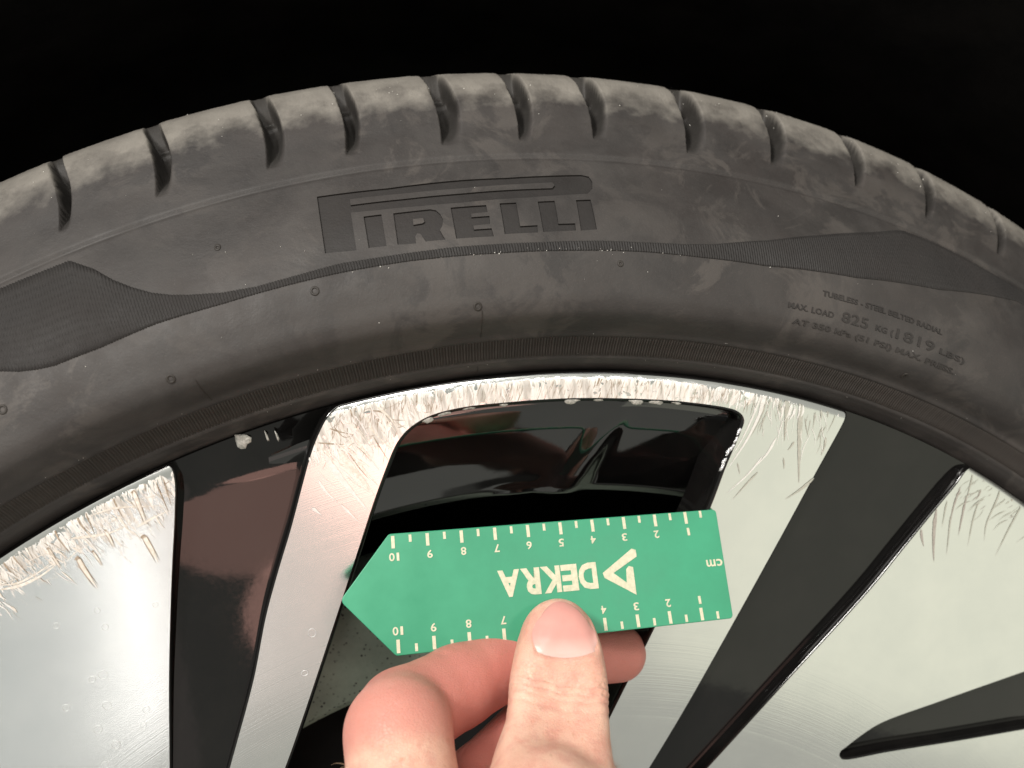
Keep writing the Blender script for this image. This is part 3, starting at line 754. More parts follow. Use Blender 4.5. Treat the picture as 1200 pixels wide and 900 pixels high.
# ---- pale grit caught in the rubber
gv, gf = [], []
def grain(p, s):
    i = len(gv)
    for d in ((1,0,0),(-1,0,0),(0,1,0),(0,-1,0),(0,0,1),(0,0,-1)):
        gv.append(np.array(p) + np.array(d) * s * rng.uniform(0.6, 1.2))
    for a, b_, c in ((0,2,4),(2,1,4),(1,3,4),(3,0,4),(2,0,5),(1,2,5),(3,1,5),(0,3,5)):
        gf.append((i + a, i + b_, i + c))
for k in range(42):
    grain(on_tyre(rng.gauss(3.5, 5), 327.0 + rng.gauss(0, 0.35), 0.15), rng.uniform(0.08, 0.24))
for k in range(60):
    grain(on_tyre(rng.uniform(-26, 30), 378 + rng.gauss(0, 4), 0.15), rng.uniform(0.08, 0.26))
for k in range(45):
    grain(on_tyre(rng.uniform(-26, 32), rng.uniform(294, 372), 0.1), rng.uniform(0.06, 0.18))
for k in range(26):
    grain(on_tyre(rng.uniform(-26, 32), rng.choice((295.6, 303.4)), 0.25), rng.uniform(0.07, 0.16))
g = add('grit', mesh_from('grit', gv, gf), DUST, tyre); g['kind'] = 'stuff'

# ---- rim: barrel, flange seat and the facets seen through the window
rim_prof = [(290.5, 3.2), (292.0, 4.2), (291.8, 8), (286, 10), (283.5, 8.5), (281.5, 7.2), (279.0, 8.0), (272, 11.2), (262, 16.6), (254, 21.4), (249.6, 24.2),
            (247.4, 26.4), (246.0, 30), (243, 45), (236, 62), (233, 120), (240, 200), (262, 236), (285, 240), (292, 246), (292, 252),
            (286, 253), (258, 246), (240, 215), (237, 120), (246, 60), (256, 35), (272, 22), (286, 15), (291, 11)]
rp = np.array(rim_prof, float)
rp = np.vstack([rp[:7], resample(rp[6:14], 1.2)[1:], rp[14:]])
v, f = revolve(rp, n=1440)
_t = np.degrees(np.arctan2(v[:, 0], v[:, 2])); _r = np.hypot(v[:, 0], v[:, 2])
front_ = (v[:, 1] < 44) & (v[:, 1] > 7) & (_r < 281)
cen = np.interp(_r, [232, 249, 262, 281], [2.6, 4.3, 5.6, 7.2]); wid = np.interp(_r, [232, 249, 262, 281], [2.0, 1.5, 1.0, 0.8])
hgt = np.interp(_r, [232, 246, 256, 270, 279], [5, 4.2, 2.8, 1.4, 0.2])
boss = 2.0 * np.exp(-((_t - 0.6) / 2.0) ** 2) * np.exp(-((_r - 246) / 3.2) ** 2)
v[:, 1] -= np.where(front_, hgt * np.exp(-np.abs((_t - cen) / wid) ** 2.6) + boss, 0)
rim = add('rim', big_mesh('rim', v, f), BLACK_BARREL, wheel, 'gloss black rim barrel with silver machined spoke faces')

FACE_Y = 0.0
ARC = 290.6
def arc_pts(a0, a1, r=ARC, step=0.12):
    n = max(2, int(abs(a1 - a0) / step))
    return [(r * math.sin(math.radians(a0 + (a1 - a0) * i / n)), r * math.cos(math.radians(a0 + (a1 - a0) * i / n))) for i in range(n + 1)]
ang = lambda q: math.degrees(math.atan2(q[0], q[1]))
def on_arc(q):      # push a corner point out to the machined edge
    a = math.radians(ang(q)); return (ARC * math.sin(a), ARC * math.cos(a))

# closed outlines in the plane of the wheel face (x, z)
le = smooth_line([on_arc(FACE_LEFT_EDGE[0])] + FACE_LEFT_EDGE[1:], 0.8)
left_poly = np.vstack([le, [(-106, 120), (-120, 60), (-175, 60), (-205, 95)], arc_pts(-58, ang(le[0]))[:-1]])
ml = smooth_line([on_arc(FACE_MID_LEFT_EDGE[0])] + FACE_MID_LEFT_EDGE[1:], 0.8)
mr = smooth_line([on_arc(FACE_MID_RIGHT_EDGE[0])] + FACE_MID_RIGHT_EDGE[1:], 0.8)
win = smooth_line(WINDOW, 0.7)
mid_poly = np.vstack([ml[::-1], arc_pts(ang(ml[0]), ang(mr[0]))[1:-1], mr, [(20, 130), (-2, 96)], win[::-1], [(-92, 145), (-112, 100), (-118, 120)]])
re_ = smooth_line([on_arc(FACE_RIGHT_EDGE[0])] + FACE_RIGHT_EDGE[1:], 0.8)
right_poly = np.vstack([re_, [(28, 122), (12, 90), (60, 66), (160, 60), (215, 92), (247.0, 152.9)], arc_pts(58, ang(re_[0]))[:-1]])
wedge = np.vstack([smooth_line(WEDGE + [WEDGE[0]], 1.0)[:-1]])

def dedupe(P, eps=0.05):
    out = [P[0]]
    for q in P[1:]:
        if np.hypot(*(np.array(q) - out[-1])) > eps:
            out.append(np.array(q))
    if np.hypot(*(out[-1] - out[0])) < eps:
        out.pop()
    return np.array(out)
def ccw(P):
    a = np.sum(P[:, 0] * np.roll(P[:, 1], -1) - np.roll(P[:, 0], -1) * P[:, 1])
    return P if a > 0 else P[::-1]
def offset(P, d):
    """Move a closed counter-clockwise outline outwards by d."""
    a = P - np.roll(P, 1, 0); b_ = np.roll(P, -1, 0) - P
    na = np.stack([a[:, 1], -a[:, 0]], 1); nb = np.stack([b_[:, 1], -b_[:, 0]], 1)
    na /= np.linalg.norm(na, axis=1)[:, None] + 1e-9; nb /= np.linalg.norm(nb, axis=1)[:, None] + 1e-9
    n = na + nb
    n /= np.linalg.norm(n, axis=1)[:, None] + 1e-9
    return P + n * d

WEAR_ZONES = None
def wear_at(x, z):
    """How scraped the machined face is: worst along the rim edge, deepest on the thin spoke."""
    th = np.degrees(np.arctan2(x, z)); r = np.hypot(x, z)
    d = ARC - r
    reach = np.interp(th, [-40, -28, -24, -19.5, -15, -12, -9.5, -7, -3, 5, 10, 14, 17, 21, 25, 32, 40],
                          [12, 13, 17, 12, 12, 13, 15, 14, 12, 12, 11, 8, 5, 3, 2, 2.5, 2])
    level = np.interp(th, [-40, -26, -20, -14, -9, 0, 8, 13, 17, 24, 40],
                          [0.62, 0.68, 0.66, 1.1, 1.5, 1.6, 1.5, 1.0, 0.45, 0.22, 0.18])
    return np.clip(level * np.clip(1.25 - d / reach, 0, 1) * np.clip((d - 0.9) / 0.25, 0, 1), 0, 1.6)

def face_panel(name, poly, holes, wall_depth, fine_band, label):
    P = ccw(dedupe(poly))
    Hs = [ccw(dedupe(h)) for h in holes]
    bb0, bb1 = P.min(0), P.max(0)
    pts = []
    s = 4.0
    gx, gz = np.meshgrid(np.arange(bb0[0], bb1[0], s), np.arange(bb0[1], bb1[1], s))
    pts.append(np.stack([gx.ravel(), gz.ravel()], 1))
    q = np.concatenate(pts) + nrng.uniform(-0.2, 0.2, (len(np.concatenate(pts)), 2))
    r = np.hypot(q[:, 0], q[:, 1])
    q = q[r < ARC - fine_band]
    a0, a1 = min(ang(p) for p in P if np.hypot(*p) > 200), max(ang(p) for p in P if np.hypot(*p) > 200)
    band = []
    for k in range(int(fine_band / 0.8)):
        rr_ = ARC - 0.8 - 0.8 * k
        n = int(math.radians(a1 - a0) * rr_ / 0.9)
        t = np.radians(np.linspace(a0, a1, n))
        band.append(np.stack([rr_ * np.sin(t), rr_ * np.cos(t)], 1))
    q = np.concatenate([q] + band)
    ins = in_poly(q[:, 0], q[:, 1], P) & (seg_dist(q[:, 0], q[:, 1], P) > 0.5)
    for h in Hs:
        ins &= ~in_poly(q[:, 0], q[:, 1], h) & (seg_dist(q[:, 0], q[:, 1], h) > 0.5)
    def inside(x, z):
        k = in_poly(x, z, P)
        for h in Hs:
            k &= ~in_poly(x, z, h)
        return k
    xy, tri = cdt_fill([P] + Hs, q[ins], inside)
    w = wear_at(xy[:, 0], xy[:, 1])
    r = np.hypot(xy[:, 0], xy[:, 1])
    lip = np.clip((r - 287.0) / 3.6, 0, 1)
    y = FACE_Y + 0.95 * lip ** 2 + face_dish(xy[:, 0], xy[:, 1])
    y = y + np.where(lip < 0.95, w * nrng.normal(0, 0.025, len(xy)), 0)
    me = mesh_from(name, np.stack([xy[:, 0], y, xy[:, 1]], 1), tri)
    at = me.attributes.new('wear', 'FLOAT', 'POINT')
    at.data.foreach_set('value', w.astype(np.float32))
    o = add(name, me, MACHINED, rim, label)
    # painted flank: rounds over the machined edge and drops to the pocket
    steps = [(0.0, 0.03), (0.35, 0.10), (0.75, 0.45), (1.05, 1.1), (1.35, 2.4), (1.9, wall_depth * 0.6), (2.6, wall_depth)]
    if wall_depth < 10:
        steps = [(a_ * 0.62, c_) for a_, c_ in steps]
    for k, (L, sgn) in enumerate([(P, 1)] + [(h, -1) for h in Hs]):
        rL = np.hypot(L[:, 0], L[:, 1])
        on_edge = rL > ARC - 0.06
        vs = []
        yy = face_dish(L[:, 0], L[:, 1]) + 0.95 * np.clip((rL - 287.0) / 3.6, 0, 1) ** 2
        for d, dep in steps:
            d_ = d if sgn > 0 else d
            O = offset(L, d_ * sgn)
            # along the rim edge the flank turns over the flange instead
            rO = np.hypot(O[:, 0], O[:, 1])
            sc = np.where(rO > 291.5, 291.5 / rO, 1.0)
            O = O * sc[:, None]
            vs.append(np.stack([O[:, 0], yy + dep, O[:, 1]], 1))
        n = len(L)
        V_ = np.concatenate(vs)
        F_ = [(s_ * n + i, s_ * n + (i + 1) % n, (s_ + 1) * n + (i + 1) % n, (s_ + 1) * n + i) for s_ in range(len(steps) - 1) for i in range(n)]
        add('spoke_flank', mesh_from('spoke_flank', V_, F_), BLACK, rim)
    return o

def face_dish(x, z):
    r = np.hypot(x, z)
    return 0.00028 * np.clip(262 - r, 0, None) ** 2 * 0.18      # the spokes lean in slightly towards the hub

panels = []
panels.append(face_panel('spoke_face', left_poly, [], 6.5, 34, 'broad silver spoke face with brown gouges along its rim edge'))
panels.append(face_panel('spoke_face', mid_poly, [], 15.0, 34, 'silver spoke face arching over the window, scraped white along the rim'))
panels.append(face_panel('spoke_face', right_poly, [wedge], 4.6, 34, 'broad clean silver spoke face with a black wedge recess'))

def plate(name, poly, y, label=None, tilt=None, step=5.0):
    P = ccw(dedupe(resample(poly, 3.0, True)))
    bb0, bb1 = P.min(0), P.max(0)
    gx, gz = np.meshgrid(np.arange(bb0[0], bb1[0], step), np.arange(bb0[1], bb1[1], step))
    q = np.stack([gx.ravel(), gz.ravel()], 1)
    k = in_poly(q[:, 0], q[:, 1], P) & (seg_dist(q[:, 0], q[:, 1], P) > 1.0)
    xy, tri = cdt_fill([P], q[k], lambda a, b_: in_poly(a, b_, P))
    yy = np.full(len(xy), y, float) + face_dish(xy[:, 0], xy[:, 1])
    if tilt is not None:
        yy = yy + tilt(xy[:, 0], xy[:, 1])
    rr_ = np.hypot(xy[:, 0], xy[:, 1])
    return add(name, mesh_from(name, np.stack([xy[:, 0], yy, xy[:, 1]], 1), tri), BLACK, rim, label)
def lip_blend(depth):
    return lambda x, z: -(depth - 2.4) * np.clip((np.hypot(x, z) - 281.5) / 9.0, 0, 1) ** 2
# pocket floors between the silver faces
pl = np.vstack([[(a - 6, b_) for a, b_ in FACE_LEFT_EDGE[1:]], [(-112, 120), (-128, 100), (-110, 80), (-90, 140)], [(a + 5, b_) for a, b_ in FACE_MID_LEFT_EDGE[::-1][:-1]],
                arc_pts(ang(FACE_MID_LEFT_EDGE[0]) + 0.3, ang(FACE_LEFT_EDGE[0]) - 0.3, 291.2, 0.5)])
plate('spoke_pocket', pl, 5.2, 'gloss black spoke pocket with a reflection between two silver faces', lambda x, z: lip_blend(5.2)(x, z) + 0.12 * (x + 0.235 * (z - 220) + 84) * np.clip((289 - np.hypot(x, z)) / 10, 0, 1))
pr = np.vstack([[(a - 5, b_) for a, b_ in FACE_MID_RIGHT_EDGE[1:]], [(14, 118), (10, 90), (30, 100)], [(a + 5, b_) for a, b_ in FACE_RIGHT_EDGE[::-1][:-1]],
                arc_pts(ang(FACE_RIGHT_EDGE[0]) + 0.3, ang(FACE_MID_RIGHT_EDGE[0]) - 0.3, 291.2, 0.5)])
plate('spoke_pocket', pr, 3.8, 'plain gloss black spoke pocket narrowing towards the hub', lip_blend(3.8))
pw = offset(ccw(dedupe(wedge)), 2.0)
plate('wedge_recess', pw, 3.8, 'gloss black wedge recess with pointed tip')
# hub plate closes the wheel towards the axle
v, f = revolve([(0, 14), (40, 14), (48, 18), (60, 22), (96, 24), (112, 26), (112, 33), (0, 33)], n=96)
add('hub_plate', big_mesh('hub_plate', v, f), BLACK, rim)

# ---- inside the window: rounded rib and moulded boss on the barrel
def tube(name, pts, rad, mat, parent, m=14, cap=True):
    P = np.array(pts, float)
    vs = []
    for i, p in enumerate(P):
        t = P[min(i + 1, len(P) - 1)] - P[max(i - 1, 0)]
        t /= np.linalg.norm(t) + 1e-9
        a = np.cross(t, (0.13, 1, 0.21)); a /= np.linalg.norm(a); b_ = np.cross(t, a)
        for j in range(m):
            w = 2 * math.pi * j / m
            vs.append(p + rad[i] * (a * math.cos(w) + b_ * math.sin(w)))
    fs = [(i * m + j, i * m + (j + 1) % m, (i + 1) * m + (j + 1) % m, (i + 1) * m + j) for i in range(len(P) - 1) for j in range(m)]
    if cap:
        fs.append(tuple(range(m - 1, -1, -1))); fs.append(tuple((len(P) - 1) * m + j for j in range(m)))
    return add(name, mesh_from(name, vs, fs), mat, parent)
def rimpt(th, r, y):
    return (r * math.sin(math.radians(th)), y, r * math.cos(math.radians(th)))
# ---- kerb damage: individual gouges and the dense scraping along the rim edge
level = [0.0]
def stroke(pts, w, V_, F_, lift_=None, head=0.25):
    """A scrape: a lens-shaped ribbon, fatter towards its start, with a shallow raised burr along one side."""
    L = smooth_line(pts, 0.8) if len(pts) > 2 else resample(pts, 0.8)
    if len(L) < 3:
        L = np.array([L[0], (L[0] + L[-1]) / 2, L[-1]])
    n = len(L); s = len(V_)
    level[0] = (level[0] + 0.0041) % 0.09
    T = np.gradient(L, axis=0); T /= np.linalg.norm(T, axis=1)[:, None] + 1e-9
    Nn = np.stack([-T[:, 1], T[:, 0]], 1)
    for i in range(n):
        u = i / (n - 1)
        ww = 0.5 * w * min(1.0, (u / head) ** 0.5 if u < head else ((1 - u) / (1 - head)) ** 0.8 + 0.06) * rng.uniform(0.82, 1.15)
        for k, (c, up) in enumerate(((-1, 0.0), (-0.35, 0.035), (0.35, 0.01), (1, 0.0))):
            x, z = L[i] + Nn[i] * ww * c
            r_ = math.hypot(x, z)
            if r_ > 289.3:
                x, z = x * 289.3 / r_, z * 289.3 / r_; r_ = 289.3
            y = float(face_dish(x, z)) + 0.95 * min(1, max(0, (r_ - 287.0) / 3.6)) ** 2 - 0.10 - level[0] - up * min(1, w)
            V_.append((x, y, z))
    for i in range(n - 1):
        for k in range(3):
            F_.append((s + i * 4 + k, s + i * 4 + k + 1, s + (i + 1) * 4 + k + 1, s + (i + 1) * 4 + k))

def gouge_set(data, panel, what):
    for kind, w, pts in data:
        V_, F_ = [], []
        if kind == 'gouge':
            stroke(pts, w * 1.0, V_, F_, head=0.15)
            add('gouge', mesh_from('gouge', V_, F_), SCUFF['cream'], panel)
            V_, F_ = [], []
            a, b_ = np.array(pts[0]), np.array(pts[1])
            d = b_ - a; nrm = np.array([-d[1], d[0]]) / np.linalg.norm(d)
            stroke([a - nrm * w * 0.8 + d * 0.05, a + d * 0.05, a + nrm * w * 0.3 + d * 0.12], w * 0.9, V_, F_, head=0.5)
            stroke([np.array(q) - nrm * w * 0.42 for q in pts], w * 0.30, V_, F_)
            stroke([np.array(q) + nrm * w * 0.42 for q in pts], w * 0.22, V_, F_)
            add('gouge', mesh_from('gouge', V_, F_), SCUFF['dark'], panel, 'brown dirt-filled head of a gouge')
        else:
            stroke(pts, w, V_, F_)
            add('gouge', mesh_from('gouge', V_, F_), SCUFF[kind], panel)
gouge_set(GOUGES_LEFT, panels[0], 'left')
gouge_set(GOUGES_THIN, panels[1], 'thin')
gouge_set(GOUGES_RIGHT_SPOKE, panels[1], 'right spoke')
gouge_set(GOUGES_RIGHT, panels[2], 'right')

def scrape_field(poly, panel, specs):
    """Uncountable fine scrapes: specs = (kind, number, angle range, depth range from the edge, length range, width range, slant)."""
    for kind, num, (t0, t1), (d0, d1), (l0, l1), (w0, w1), (s0, s1) in specs:
        V_, F_, cand = [], [], []
        for k in range(num):
            t = rng.uniform(t0, t1); d = d0 + (d1 - d0) * rng.random() ** 1.4
            r_ = ARC - 0.4 - d
            ln = rng.uniform(l0, l1); sl = math.radians(rng.uniform(s0, s1))
            rad = np.array((math.sin(math.radians(t)), math.cos(math.radians(t)))); tan = np.array((rad[1], -rad[0]))
            p0 = rad * r_
            dirv = -rad * math.cos(sl) + tan * math.sin(sl)
            bend = rng.uniform(-0.12, 0.12) * ln
            per = np.array((-dirv[1], dirv[0]))
            cand.append([p0, p0 + dirv * ln * 0.5 + per * bend, p0 + dirv * ln])
        A = np.array(cand).reshape(-1, 2)
        good = (in_poly(A[:, 0], A[:, 1], poly) & (seg_dist(A[:, 0], A[:, 1], poly) > 0.35)).reshape(-1, 3).all(1)
        for pts, g_ in zip(cand, good):
            if g_:
                stroke(pts, rng.uniform(w0, w1), V_, F_, head=rng.uniform(0.1, 0.5))
        if F_:
            o = add('scrapes', mesh_from('scrapes', V_, F_), SCUFF[kind], panel)
            o['kind'] = 'stuff'
scrape_field(mid_poly, panels[1], [
    ('cream', 30, (-11, 17), (0.8, 3.5), (2.0, 6.0), (0.15, 0.9), (-14, 14)),
    ('grey', 45, (-11, 17), (0.8, 3.0), (2.0, 6.0), (0.2, 0.8), (-12, 12)),
    ('bright', 55, (-11, 19), (0.8, 3.0), (2.0, 6.0), (0.2, 1.0), (-12, 12)),
    ('dark', 80, (-11, 15), (0.8, 4.0), (1.5, 5.5), (0.06, 0.20), (-25, 15)),
    ('cream', 45, (-12.5, -6), (1.0, 17), (3.0, 11.0), (0.2, 0.9), (10, 42)),
    ('bright', 40, (-12.5, -6), (1.0, 17), (3.0, 10.0), (0.2, 0.8), (10, 42)),
    ('dark', 42, (-12, -6), (1.0, 15), (2.0, 7.0), (0.06, 0.16), (-80, 50)),
    ('grey', 26, (12, 21), (0.8, 9), (2.0, 8.0), (0.1, 0.35), (-8, 30)),
    ('bright', 30, (13, 21), (0.8, 12), (3.0, 11.0), (0.1, 0.4), (-5, 35))])
scrape_field(left_poly, panels[0], [
    ('cream', 26, (-32, -19.8), (1.0, 13), (2.0, 8.0), (0.15, 0.7), (0, 22)),
    ('dark', 44, (-31, -19.8), (1.5, 13), (1.2, 5.0), (0.06, 0.18), (0, 25)),
    ('bright', 35, (-32, -19.8), (0.8, 11), (2.0, 7.0), (0.2, 0.7), (0, 20)),
    ('cream', 12, (-31, -19.8), (4.0, 13), (5.0, 14.0), (0.08, 0.3), (70, 95))])
scrape_field(right_poly, panels[2], [
    ('grey', 26, (31, 40), (0.8, 10), (2.0, 8.0), (0.1, 0.4), (-35, -18)),
    ('brown', 14, (31, 40), (1.0, 8), (0.6, 3.0), (0.1, 0.3), (-35, -18))])

# dried water spots on the polished faces
WATER = plain('dried_water_spot', (0.82, 0.83, 0.83), (0.9, 0.9, 0.9), 0.45, 0.6, 900)
def water_spot(x, z, rad, panel):
    n, m = 22, 6
    vs = []
    y0 = float(face_dish(x, z))
    for i in range(n):
        a = 2 * math.pi * i / n
        for j in range(m):
            w = 2 * math.pi * j / m
            q = rad * (1 + 0.06 * math.sin(2 * a + x)) + 0.08 * math.cos(w)
            vs.append((x + q * math.cos(a), y0 - 0.02 + 0.035 * math.sin(w), z + q * math.sin(a)))
    fs = [(i * m + j, ((i + 1) % n) * m + j, ((i + 1) % n) * m + (j + 1) % m, i * m + (j + 1) % m) for i in range(n) for j in range(m)]
    add('water_spot', mesh_from('water_spot', vs, fs), WATER, panel)
for x, z, q in WATER_SPOTS:
    water_spot(x, z, q, panels[0] if x < -97 else panels[1])

def chip(th, r, y, a, c, mat, tilt=0.0):
    n, m = 12, 5
    vs, fs = [], []
    ph = rng.uniform(0, 6)
    for i in range(m):
        e = i / (m - 1) * math.pi / 2
        for j in range(n):
            w = 2 * math.pi * j / n
            k = 1 + 0.18 * math.sin(3 * w + ph) + 0.1 * math.sin(5 * w + 2 * ph)
            vs.append((a * k * math.cos(w) * math.cos(e), -0.4 * math.sin(e), c * k * math.sin(w) * math.cos(e)))
    V_ = np.array(vs)
    ca, sa = math.cos(tilt), math.sin(tilt)
    V_ = V_ @ np.array(((ca, 0, -sa), (0, 1, 0), (sa, 0, ca)))
    fs = [(i * n + j, i * n + (j + 1) % n, (i + 1) * n + (j + 1) % n, (i + 1) * n + j) for i in range(m - 1) for j in range(n)]
    a_ = math.radians(th); cA, sA = math.cos(a_), math.sin(a_)
    Rm = np.array(((cA, 0, sA), (0, 1, 0), (-sA, 0, cA)))
    V_ = V_ @ Rm.T + np.array((r * sA, y, r * cA))
    return add('paint_chip', mesh_from('paint_chip', V_, fs), mat, rim)
for x, z in CHIPS:
    chip(ang((x, z)), math.hypot(x, z) + 0.3, 0.55, rng.uniform(1.5, 2.8), rng.uniform(0.9, 1.5), CHIP)
for x, z in CHIPS_EDGE:
    chip(ang((x, z)), math.hypot(x, z), 0.35, rng.uniform(0.45, 0.8), rng.uniform(0.9, 1.7), CHIP_WHITE, 0.35)
for k, (x, z) in enumerate(POCKET_CHIP):
    chip(ang((x, z)), math.hypot(x, z) - 1.0, 2.6, 2.2 if k == 0 else 0.35, 2.2 if k == 0 else 1.6, CHIP)

# ------------------------------------------------------------------ the green measuring card
def rotm(a, b_, c):
    ca, sa, cb, sb, cc, sc = math.cos(a), math.sin(a), math.cos(b_), math.sin(b_), math.cos(c), math.sin(c)
    return np.array(((cc, -sc, 0), (sc, cc, 0), (0, 0, 1))) @ np.array(((cb, 0, sb), (0, 1, 0), (-sb, 0, cb))) @ np.array(((1, 0, 0), (0, ca, -sa), (0, sa, ca)))
CARD_POS = np.array((10.6, -9.2, 231.2))
CARD_ROT = rotm(*np.radians((-27.7, 2.1, 0.5)))
GREEN = plain('green_card_plastic', (0.034, 0.262, 0.140), (0.047, 0.318, 0.176), 0.36, 0.0, 38, 0.08, 0.0001, 0.45)
CREAM = plain('cream_print', (0.52, 0.52, 0.37), (0.72, 0.65, 0.49), 0.5, 0.0, 700, 0.1, 0.0001)
card = bpy.data.objects.new('measuring_card', None)
col.objects.link(card)
Mx = np.eye(4); Mx[:3, :3] = CARD_ROT; Mx[:3, 3] = CARD_POS * MM
card.matrix_world = Matrix(Mx.tolist())
card['label'] = 'green plastic measuring card with cream centimetre marks, held upside down against the wheel'
card['category'] = 'ruler'
def round_poly(P, rads):
    P = np.array(P, float); n = len(P); out = []
    for i in range(n):
        a = P[i - 1] - P[i]; b_ = P[(i + 1) % n] - P[i]
        a /= np.linalg.norm(a); b_ /= np.linalg.norm(b_)
        half = math.acos(np.clip(a @ b_, -1, 1)) / 2
        t = rads[i] / math.tan(half)
        c = P[i] + (a + b_) / np.linalg.norm(a + b_) * rads[i] / math.sin(half)
        s, e = P[i] + a * t - c, P[i] + b_ * t - c
        w0 = math.atan2(s[1], s[0]); w1 = math.atan2(e[1], e[0])
        dw = (w1 - w0 + math.pi) % (2 * math.pi) - math.pi
        out += [c + rads[i] * np.array((math.cos(w0 + dw * k / 6), math.sin(w0 + dw * k / 6))) for k in range(7)]
    return np.array(out)
def slab(name, P, y_front, y_back, bev, mat, parent, label=None):
    P = ccw(dedupe(np.array(P, float), 0.01))
    loops = [(offset(P, -bev), y_front), (offset(P, -bev * 0.3), y_front + bev * 0.3), (P, y_front + bev), (P, y_back - bev), (offset(P, -bev * 0.3), y_back - bev * 0.3), (offset(P, -bev), y_back)]
    n = len(P)
    V_ = np.concatenate([np.stack([L[:, 0], np.full(n, y), L[:, 1]], 1) for L, y in loops])
    F_ = [(s * n + i, s * n + (i + 1) % n, (s + 1) * n + (i + 1) % n, (s + 1) * n + i) for s in range(5) for i in range(n)]
    F_.append(tuple(range(n - 1, -1, -1))); F_.append(tuple(5 * n + i for i in range(n)))
    me = mesh_from(name, V_, F_, False)
    bm = bmesh.new(); bm.from_mesh(me); bmesh.ops.recalc_face_normals(bm, faces=bm.faces); bm.to_mesh(me); bm.free()
    return add(name, me, mat, parent, label)
slab('card_body', round_poly(CARD_OUTLINE, [1.8, 1.5, 1.2, 1.2, 1.5]), 0.0, 1.5, 0.25, GREEN, card)
slab('logo', CARD_LOGO, -0.16, 0.05, 0.05, CREAM, card, 'cream open triangle emblem')
TK = 0.10
for k in range(1, 11):
    for top in (True, False):
        for half in (False, True):
            x = (5 - k) * 10 + (5 if half else 0)
            ln, w = (2.1, 0.8) if half else (3.6, 0.98)
            z0 = 16.2 if top else -16.2
            z1 = z0 - ln if top else z0 + ln
            if not top: x -= 0.1
            slab('tick_mark', [(x - w / 2, min(z0, z1)), (x + w / 2, min(z0, z1)), (x + w / 2, max(z0, z1)), (x - w / 2, max(z0, z1))], -TK, 0.02, 0.02, CREAM, card)
def card_text(s, x, z, w, h, name, label=None, bold=0.035):
    me, V_ = text_mesh(s, 10, 0.4, bold * 10 * 0.5)
    lo, hi = V_[:, :2].min(0), V_[:, :2].max(0)
    q = (V_[:, :2] - lo) / (hi - lo) - 0.5
    # turned half round: the card is held upside down
    P = np.stack([x - q[:, 0] * w, np.where(V_[:, 2] > 0, -0.15, 0.05), z - q[:, 1] * h], 1) * MM
    me.vertices.foreach_set('co', P.ravel()); me.update()
    return add(name, me, CREAM, card, label)
for i, (x, z) in enumerate(NUM_TOP):
    k = 10 - i
    if k == 10:
        card_text('1', x + 1.0, 10.15, 0.75, 2.3, 'numeral'); card_text('0', x - 0.75, 10.15, 1.6, 2.3, 'numeral')
    else:
        card_text(str(k), x, 10.15, 1.6 if k > 1 else 0.8, 2.3, 'numeral')
for k in range(1, 11):
    x = (5 - k) * 10
    if k == 10:
        card_text('1', x + 1.1, -10.3, 0.75, 2.3, 'numeral'); card_text('0', x - 0.65, -10.3, 1.6, 2.3, 'numeral')
    else:
        card_text(str(k), x, -10.3, 1.6 if k > 1 else 0.8, 2.3, 'numeral')
xs = 9.4
for ch, w in (('D', 5.7), ('E', 4.9), ('K', 5.9), ('R', 5.7), ('A', 6.5)):
    card_text(ch, xs - w / 2, -0.25, w, 7.7, 'letter', 'cream capital letter ' + ch, 0.085)
    xs -= w + 0.28
card_text('m', 45.6, 0.1, 2.9, 2.1, 'letter'); card_text('c', 48.4, 0.1, 1.9, 2.1, 'letter')

# ------------------------------------------------------------------ the hand holding the card
def round_cone(P, a, b_, r1, r2):
    a, b_ = np.array(a), np.array(b_)
    ba = b_ - a; L2 = ba @ ba
    pa = P - a
    t = np.clip((pa @ ba) / L2, 0, 1)
    return np.linalg.norm(pa - t[..., None] * ba, axis=-1) - (r1 + (r2 - r1) * t)
def smin(a, b_, k):
    h = np.clip(0.5 + 0.5 * (b_ - a) / k, 0, 1)
    return b_ + (a - b_) * h - k * h * (1 - h)
def chain(P, C, k=3.0):
    d = None
    for (x0, y0, z0, r0), (x1, y1, z1, r1) in zip(C[:-1], C[1:]):
        e = round_cone(P, (x0, y0, z0), (x1, y1, z1), r0, r1)
        d = e if d is None else smin(d, e, k)
    return d
PALM = [
    [(-41.3, -62.0, 195.5, 14.0), (-30, -84, 150, 15), (-6, -92, 100, 17)],
    [(-27.4, -50.0, 182.5, 13.0), (-12, -72, 140, 16), (2, -84, 100, 17)],
    [(-8.0, -44.0, 170, 12.0), (4, -62, 132, 14), (10, -80, 98, 16)],
    [(-9.5, -64.0, 197.3, 15.5), (-16, -84, 168, 18), (-12, -96, 128, 18)],
    [(10, -40.0, 158, 10.5), (16, -56, 128, 12), (16, -76, 96, 14)]]
WRIST = [(-2, -92, 96, 21), (0, -96, 66, 22), (2, -108, 10, 26), (2, -118, -40, 30)]
WRIST2 = [(12, -86, 96, 20), (16, -92, 66, 21), (20, -104, 10, 26), (22, -114, -40, 30)]
FINGERS = [   # ring and little finger, folded in below the card
    [(-8.0, -44.0, 170, 11.0), (-6, -22, 172, 10), (12, -9, 168, 9), (20, -12, 158, 8)],
    [(10, -40.0, 158, 9.5), (10, -20, 154, 8.8), (22, -10, 148, 8), (28, -16, 140, 7)]]
th_ax = [np.array(q[:3]) for q in CHAIN_THUMB]
NAIL_U = np.array((0.10, 0.50, 0.86)); NAIL_U /= np.linalg.norm(NAIL_U)
NAIL_N = np.array((0.05, -0.86, 0.51)); NAIL_N -= NAIL_U * (NAIL_N @ NAIL_U); NAIL_N /= np.linalg.norm(NAIL_N)
NAIL_S = np.cross(NAIL_U, NAIL_N); NAIL_S *= np.sign(NAIL_S[0])
NAIL_C = np.array((3.9, -26.6, 221.7))
